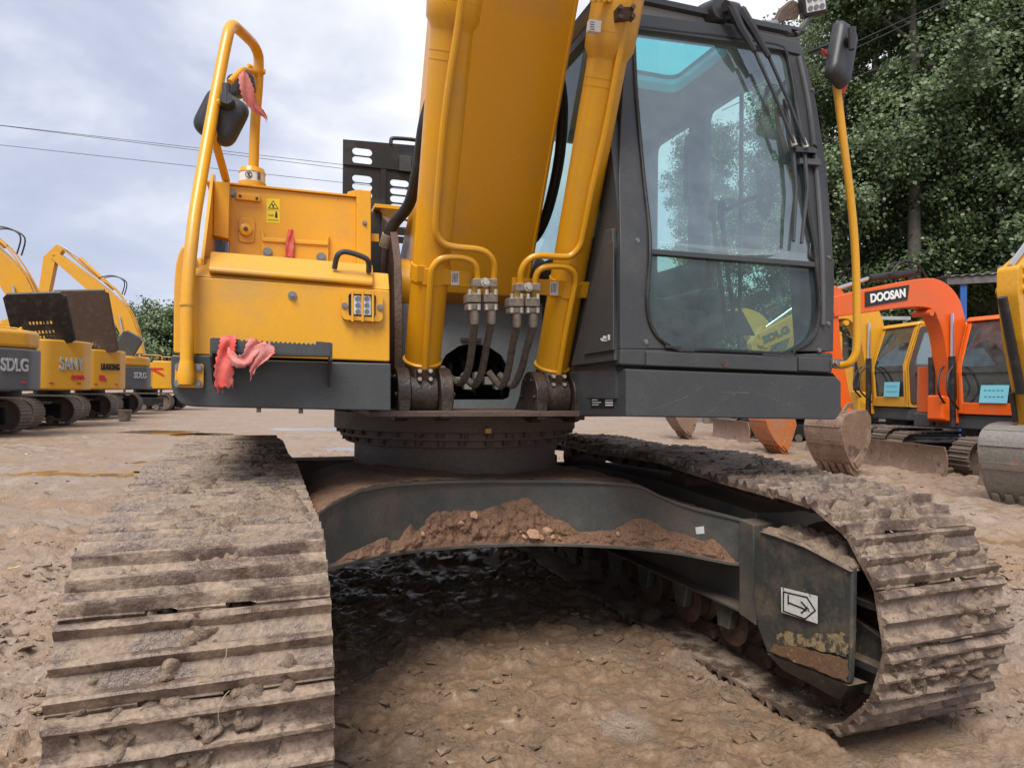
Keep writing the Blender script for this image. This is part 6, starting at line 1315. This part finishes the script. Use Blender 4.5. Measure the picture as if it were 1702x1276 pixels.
    if brand:
        i0, i1 = Vector((0, *boom[-2])), Vector((0, *boom[-1])); c_ = i0.lerp(i1, brand[1]); d_ = (i0 - i1).normalized()
        Mb = basis(c_ + Vector((-0.22 + 0.135 + .014, 0, brand[4] if len(brand) > 4 else 0)), d_, (0, 0, 1))
        if brand[2]:
            MB().prism([Mb @ Vector((x, y, -.006)) for x, y in ((-.50, -.11), (.42, -.11), (.50, .12), (-.46, .12))], tuple(Mb.to_3x3() @ Vector((0, 0, .004)))).build('brand_plate', 'black_ink', bo, ang=0)
        lettering('lettering', brand[0], Mb, 0.18, brand[3], bo, 0.003, 0.15 if brand[2] else 0, 0.008, 1.0, 0.78 if brand[2] else 0.6)
    if blade:
        P = []
        for i in range(9):
            a = -0.6 + 1.2 * i / 8; P.append((-1.62 - 0.10 * (1 - math.cos(a) * 1.0) * 3, 0.24 + 0.25 * math.sin(a) / math.sin(.6)))
        MB().prism([(-1.0, y, z) for y, z in P] + [(-1.0, y + .03, z) for y, z in P[::-1]], (2.0, 0, 0)).build('dozer_blade', 'bucket_rust', rt_, 0.004)
        for s in (-1, 1): MB().prism([(s * .45, -1.6, .2), (s * .45, -.6, .35), (s * .45, -.6, .45), (s * .45, -1.6, .34)], (.07, 0, 0)).build('blade_arm', 'black_steel', rt_, 0.01)
        MB().cyl((0, -.7, .5), (0, -1.55, .3), 0.07, n=14).build('blade_cylinder', 'black_steel', rt_); MB().box((-.14, -1.3, .48), (.14, -.75, .51)).build('cylinder_cover', 'black_steel', rt_, 0.01)
    for o in rt_.children:
        if o.name.split('.')[0] in ('track', 'undercarriage_frame', 'dozer_blade', 'blade_arm', 'blade_cylinder', 'cylinder_cover'): o.rotation_euler.z = turn
    return rt_
midi((8.1, 11.7), 'midi_excavator', 'orange midi excavator with DOOSAN on its boom and a dozer blade', 'orange', hx=-0.935, hy=-0.355, brand=('DOOSAN', 0.36, True, 'white_ink', 0.03), arm_pose=([(-.55, 1.0), (-.64, 1.75), (-.78, 2.45), (-1.06, 2.86), (-1.65, 2.92), (-3.4, 2.6)], [0.36, 0.52, 0.62, 0.48, 0.30], [(-3.23, 2.9), (-3.43, 2.55), (-3.37, 2.0), (-3.05, 1.0)], [0.22, 0.36, 0.34, 0.2], (-3.05, 1.0), 0.12))
midi((8.45, 14.7), 'midi_excavator', 'yellow excavator with a dark cab door and SDLG on its boom, behind the orange one', 'yellow_far', 1.06, door='door_brown', bmat='bucket_orange', brand=('SDLG', 0.80, False, 'cw_grey', 0.0), arm_pose=([(-.55, 1.0), (-.64, 1.75), (-.76, 2.45), (-1.02, 2.86), (-1.6, 2.9), (-3.1, 2.22)], [0.36, 0.52, 0.62, 0.5, 0.32], [(-2.95, 2.5), (-3.12, 2.18), (-3.05, 1.7), (-2.74, 0.96)], [0.2, 0.34, 0.34, 0.2], (-2.74, 0.96), 0.30))
midi((7.7, 18.9), 'midi_excavator', 'yellow excavator farthest back on the right, mostly hidden by the big cab', 'yellow_far', 1.12, bmat='bucket_rust')
midi((8.42, 9.1), 'midi_excavator', 'yellow excavator arm with a grey bucket entering at the right edge', 'yellow_far', 1.0, hx=-0.87, hy=-0.5, bmat='bucket_grey', arm_pose=([(-.85, 1.0), (-.92, 1.9), (-1.2, 2.75), (-1.6, 3.1), (-2.2, 3.0), (-3.12, 2.58)], [0.34, 0.5, 0.56, 0.42, 0.26], [(-3.2, 2.72), (-3.12, 2.46), (-2.98, 1.95), (-2.66, 0.93)], [0.14, 0.3, 0.34, 0.2], (-2.70, 0.93), 0.12))
# ================================================================== ribbons tied to the excavator
def hrib(path, wid, mat, label, sub=6):
    o = ribbon([HF.pv(x, y, v) for x, y, v in path], wid, mat, None, 'ribbon', 0.0009, sub); o.matrix_world = HF.M.copy(); tag(o, label, 'ribbon', 'red cloth ribbons tied to the excavator'); return o
W_ = lambda *a: [Vector(q) for q in a]
sv2 = VT - 0.145
rb = hrib([(380, 558, sv2 + .02), (379, 566, sv2), (376, 585, sv2), (373, 610, sv2 - .005), (372, 642, sv2)], W_((.05, 0, .006), (.05, 0, 0), (.055, 0, .008), (.06, 0, .01), (.055, 0, .004)), 'red_cloth', 'faded red ribbon looped over the serrated step, ends hanging')
A = ribbon([HF.pv(x, y, v) for x, y, v in ((378, 590, sv2 - .006), (392, 600, sv2 - .012), (408, 598, sv2 - .012), (420, 578, sv2 - .006), (432, 562, sv2 + .0))], W_((.0, 0, .055), (.012, 0, .04), (-.012, 0, .045), (-.04, 0, .03), (-.06, 0, .008)), 'pink_cloth', rb, 'ribbon_loop')
A = ribbon([HF.pv(x, y, v) for x, y, v in ((430, 572, sv2 - .004), (438, 588, sv2 - .006), (428, 606, sv2 - .004), (418, 620, sv2))], W_((.06, 0, .02), (.075, 0, .02), (.05, 0, .025), (.006, 0, .01)), 'pink_cloth', rb, 'ribbon_end')
hrib([(405, 119, -0.70), (406, 130, -0.71), (411, 150, -0.71), (417, 170, -0.70), (430, 184, -0.69), (443, 194, -0.68)], W_((.02, 0, .0), (.045, 0, .0), (.055, 0, .004), (.05, 0, .01), (.03, 0, .02), (.004, 0, .006)), 'pink_cloth', 'pale red ribbon fluttering from the upper left mirror arm')
hrib([(484, 382, VP - .03), (483, 390, VP - .035), (482, 402, VP - .035), (481, 428, VP - .035)], W_((.02, 0, 0), (.026, 0, 0), (.034, 0, 0), (.034, 0, 0)), 'red_cloth', 'short bright red ribbon knotted on the tank latch')
hrib([(1366, 84, -1.47), (1378, 92, -1.44), (1398, 112, -1.38), (1410, 122, -1.36), (1404, 140, -1.36), (1396, 158, -1.37)], W_((.0, 0, .02), (.0, 0, .03), (.01, 0, .04), (.03, 0, .03), (.045, 0, .01), (.03, 0, .0)), 'red_cloth', 'red ribbon knotted behind the mirror beside the cab')
# ================================================================== trees
m, t, b = mat_new('leaf'); L = t.links.new; g = N(t, 'ShaderNodeNewGeometry'); rp = N(t, 'ShaderNodeValToRGB')
rp.color_ramp.elements[0].color = (0.062, 0.10, 0.044, 1); rp.color_ramp.elements[1].color = (0.25, 0.31, 0.155, 1); e = rp.color_ramp.elements.new(0.55); e.color = (0.12, 0.175, 0.075, 1)
L(g.outputs['Random Per Island'], rp.inputs['Fac']); L(rp.outputs[0], b.inputs['Base Color']); b.inputs['Roughness'].default_value = 0.42
tl = N(t, 'ShaderNodeBsdfTranslucent'); mxs = N(t, 'ShaderNodeMixShader'); mxs.inputs[0].default_value = 0.4; L(rp.outputs[0], tl.inputs[0]); out = [n for n in t.nodes if n.type == 'OUTPUT_MATERIAL'][0]; L(b.outputs[0], mxs.inputs[1]); L(tl.outputs[0], mxs.inputs[2]); L(mxs.outputs[0], out.inputs[0])
def tree_meshes(seed, H, rad, h0, nc, nl, leaf, spread):
    r = np.random.default_rng(seed); tr = MB()
    sway = r.uniform(-.25, .25, 2); top = lambda t: Vector((sway[0] * t * t * 2, sway[1] * t * t * 2, H * 0.95 * t))
    tr.tube([top(t) for t in np.linspace(0, 1, 9)], [0.26 * (1 - .9 * t) * H / 20 + .02 for t in np.linspace(0, 1, 9)], 9)
    cs = []
    nb = 26
    for i in range(nb):
        t = h0 / H + (1 - h0 / H) * (i + r.random()) / nb * .93; a = r.random() * 6.28; base = top(t); ln = rad * (0.55 + .5 * r.random()) * (1 - .65 * max(0, (t - .55) / .45) ** 1.5)
        end = base + Vector((math.cos(a) * ln, math.sin(a) * ln, ln * (.5 + .6 * r.random())))
        tr.tube(smooth([base, base.lerp(end, .5) + Vector((0, 0, -.1)), end], 3), [0.055 * (1 - .8 * k / 6) * H / 20 + .008 for k in range(7)], 5)
        for k in range(int(nc / nb)):
            q = base.lerp(end, .25 + .85 * r.random()); cs.append((q.x + r.normal(0, .45), q.y + r.normal(0, .45), q.z + r.normal(0, .5)))
    cs = np.array(cs); per = int(nl / len(cs)); c = np.repeat(cs, per, 0); n = len(c); sc = np.repeat(r.uniform(.5, 1.25, len(cs)), per)[:, None]
    p = c + r.normal(0, spread, (n, 3)) * np.array([1, 1, .75]) * sc
    ow = p * np.array([1, 1, 0]); ow /= np.linalg.norm(ow, axis=1)[:, None] + 1e-6; nr = ow * .9 + np.array([0, 0, .65]) + r.normal(0, .55, (n, 3)); nr /= np.linalg.norm(nr, axis=1)[:, None]
    d = r.normal(0, 1, (n, 3)) + np.array([0, 0, -.6]); d -= nr * (d * nr).sum(1)[:, None]; d /= np.linalg.norm(d, axis=1)[:, None]; s = np.cross(nr, d); lf = leaf * r.uniform(.7, 1.3, (n, 1))
    v = np.stack([p, p + d * lf * .5 + s * lf * .42 + nr * lf * .08, p + d * lf, p + d * lf * .5 - s * lf * .42 + nr * lf * .08], 1).reshape(-1, 3)
    me = bpy.data.meshes.new('crown'); f = np.arange(n * 4).reshape(n, 4)
    me.vertices.add(n * 4); me.vertices.foreach_set('co', v.ravel()); me.loops.add(n * 4); me.loops.foreach_set('vertex_index', f.ravel().astype(np.int32)); me.polygons.add(n); me.polygons.foreach_set('loop_start', np.arange(0, n * 4, 4, dtype=np.int32)); me.update(calc_edges=True); me.materials.append(MATS['leaf'])
    return tr.mesh('trunk', 'trunk_bark', 40), me
KIND = [tree_meshes(s_, 21, 2.9, 2.2, 380, 54000, 0.135, 0.33) for s_ in (1, 2, 3)] + [tree_meshes(9, 11, 4.2, 1.5, 200, 14000, 0.34, 0.6)]
def tree(x, y, k, s, rz, label, group):
    o = empty('tree', Matrix.Translation((x, y, 0)) @ Matrix.Rotation(rz, 4, 'Z') @ Matrix.Scale(s, 4)); tag(o, label, 'tree', group)
    link('trunk', KIND[k][0], o); link('crown', KIND[k][1], o)
lab = ['poplar at the left end of the right-hand row, lowest crown', 'poplar second from the left in the right-hand row', 'poplar third from the left in the right-hand row', 'tall poplar fourth from the left in the right-hand row', 'tall poplar fifth from the left in the right-hand row', 'tall poplar sixth from the left in the right-hand row', 'poplar near the right edge of the photo', 'poplar cut by the right edge of the photo']
for i, (x, y, s) in enumerate(((8.2, 29, .62), (10.6, 27.5, .72), (12.9, 27, .93), (15.0, 25.8, 1.1), (17.2, 26.4, 1.15), (19.3, 25, 1.1), (21.6, 26, 1.1), (24, 25, 1.1))): tree(x, y, i % 3, s, i * 2.1, lab[i], 'poplars along the right side')
for i, (x, y, s) in enumerate(((9.5, 33, .7), (13.2, 32.5, .95), (16.6, 32, 1.15), (20, 31, 1.15), (23.4, 31.5, 1.1), (27, 30, 1.1))): tree(x, y, (i + 1) % 3, s, i * 1.3 + .4, ['leftmost poplar of the back row, low behind the cab glass', 'second poplar from the left in the back row', 'third poplar from the left in the back row', 'fourth poplar from the left in the back row', 'fifth poplar from the left in the back row', 'back-row poplar at the right edge'][i], 'poplars of the back row')
for i, (x, y, s, lb) in enumerate(((-35.5, 70, .82, 'round green tree rising behind the left row of excavators'), (-42, 75, .82, 'small tree low behind the raised hood at the left'), (-30.5, 74, .78, 'green tree half hidden by the yellow handrail'), (-49, 78, .75, 'distant low tree behind the second parked excavator'))): tree(x, y, 3, s, i * 1.9, lb, 'distant trees on the left')
# ================================================================== open shed at the right
m_ = basis((11.5, 18.3, 4.42), (.88, -.47, 0), (.47, .88, 0.02)); sh = empty('shed', m_); tag(sh, 'open shed with a dark corrugated roof and blue posts behind the orange excavator', 'shed')
P = []
for i in range(161):
    x = i * 0.055; z = 0.022 * math.cos(i * math.pi / 2); P += [(x, 0, z), (x, 9, z + 1.0)]
o = MB().grid(P, 161, 2).build('roof', 'roof_sheet', sh); s_ = o.modifiers.new('s', 'SOLIDIFY'); s_.thickness = 0.01
MB().box((0, 0.05, -.22), (8.8, .12, -.04)).build('eaves_beam', 'roof_sheet', sh)
for k in range(6): MB().prism([(0, .6 + k * 1.5, .0 + .165 * k), (8.8, .6 + k * 1.5, .0 + .165 * k), (8.8, .68 + k * 1.5, .0 + .165 * k), (0, .68 + k * 1.5, .0 + .165 * k)], (0, 0, -.1)).build('purlin', 'roof_sheet', sh)
for k in range(3):
    for y_, h_ in ((.1, -.1), (8.6, .8)): MB().box((.3 + k * 4, y_, -4.5), (.45 + k * 4, y_ + .15, h_)).build('post', 'blue_paint', sh, 0.01)
MB().box((0, 8.9, -4.5), (8.8, 9, .8)).build('back_wall', 'roof_sheet', sh)
gb = empty('gantry', Matrix.Translation((10.0, 20.2, 0))); tag(gb, 'blue steel gantry post standing left of the shed', 'gantry')
for x_ in (0, .28): MB().box((x_ - .06, -.06, 0), (x_ + .06, .06, 3.45)).build('post', 'blue_paint', gb, 0.01)
for k in range(7): MB().tube([(0, 0, .3 + k * .44), (.28, 0, .3 + (k + 1) * .44)], 0.022, 6).build('brace', 'blue_paint', gb)
MB().box((-.9, -.05, 3.45), (1.6, .05, 3.55)).build('rail_beam', 'silver', gb)
# ================================================================== overhead wires
def wire(a, b, sag, label):
    A, B = Vector(a), Vector(b); pts = [A.lerp(B, t) - Vector((0, 0, sag * 4 * t * (1 - t))) for t in np.linspace(0, 1, 40)]
    o = MB().tube(pts, 0.016, 5).build('power_line', 'wire'); tag(o, label, 'power line', 'overhead wires'); return o
def at(x, y, dep): d = ray(x, y); return CAM + d * (dep / d.y)
wire(at(-420, 160, 36), at(900, 312, 44), 0.0, 'upper of the close pair of wires across the left sky'); wire(at(-420, 156, 36.4), at(900, 322, 44.4), 0.0, 'lower of the close pair of wires across the left sky'); wire(at(-420, 195, 36), at(900, 340, 44), 0.0, 'single lower wire across the left sky')
wire(at(1200, 172, 24), at(1900, -148, 17), 0.0, 'upper of the close pair of wires in front of the poplars'); wire(at(1200, 184, 24), at(1900, -142, 17), 0.0, 'lower of the close pair of wires in front of the poplars'); wire(at(1200, 215, 24), at(1900, -58, 17), 0.0, 'lowest single wire in front of the poplars')
# dead leaves on the mud
for i, (x, y, s_, lb) in enumerate(((20, 948, .05, 'yellowed leaf lying on the mud left of the near track'), (40, 757, .05, 'small pale scrap on the mud at the far left'))):
    p = WF.ph(x, y, 0.01); mb = MB(); mb.add([p + Vector((s_ * a, s_ * b_, .012 + c)) for a, b_, c in ((-1, 0, 0), (-.4, -.5, .01), (.5, -.45, 0), (1.1, .1, .015), (.4, .5, .02), (-.5, .45, .006))], [(0, 1, 2, 3, 4, 5)]); o = mb.build('dead_leaf', 'yellow_pale' if i == 0 else 'white_ink', ang=0); s__ = o.modifiers.new('s', 'SOLIDIFY'); s__.thickness = .002; tag(o, lb, 'leaf')
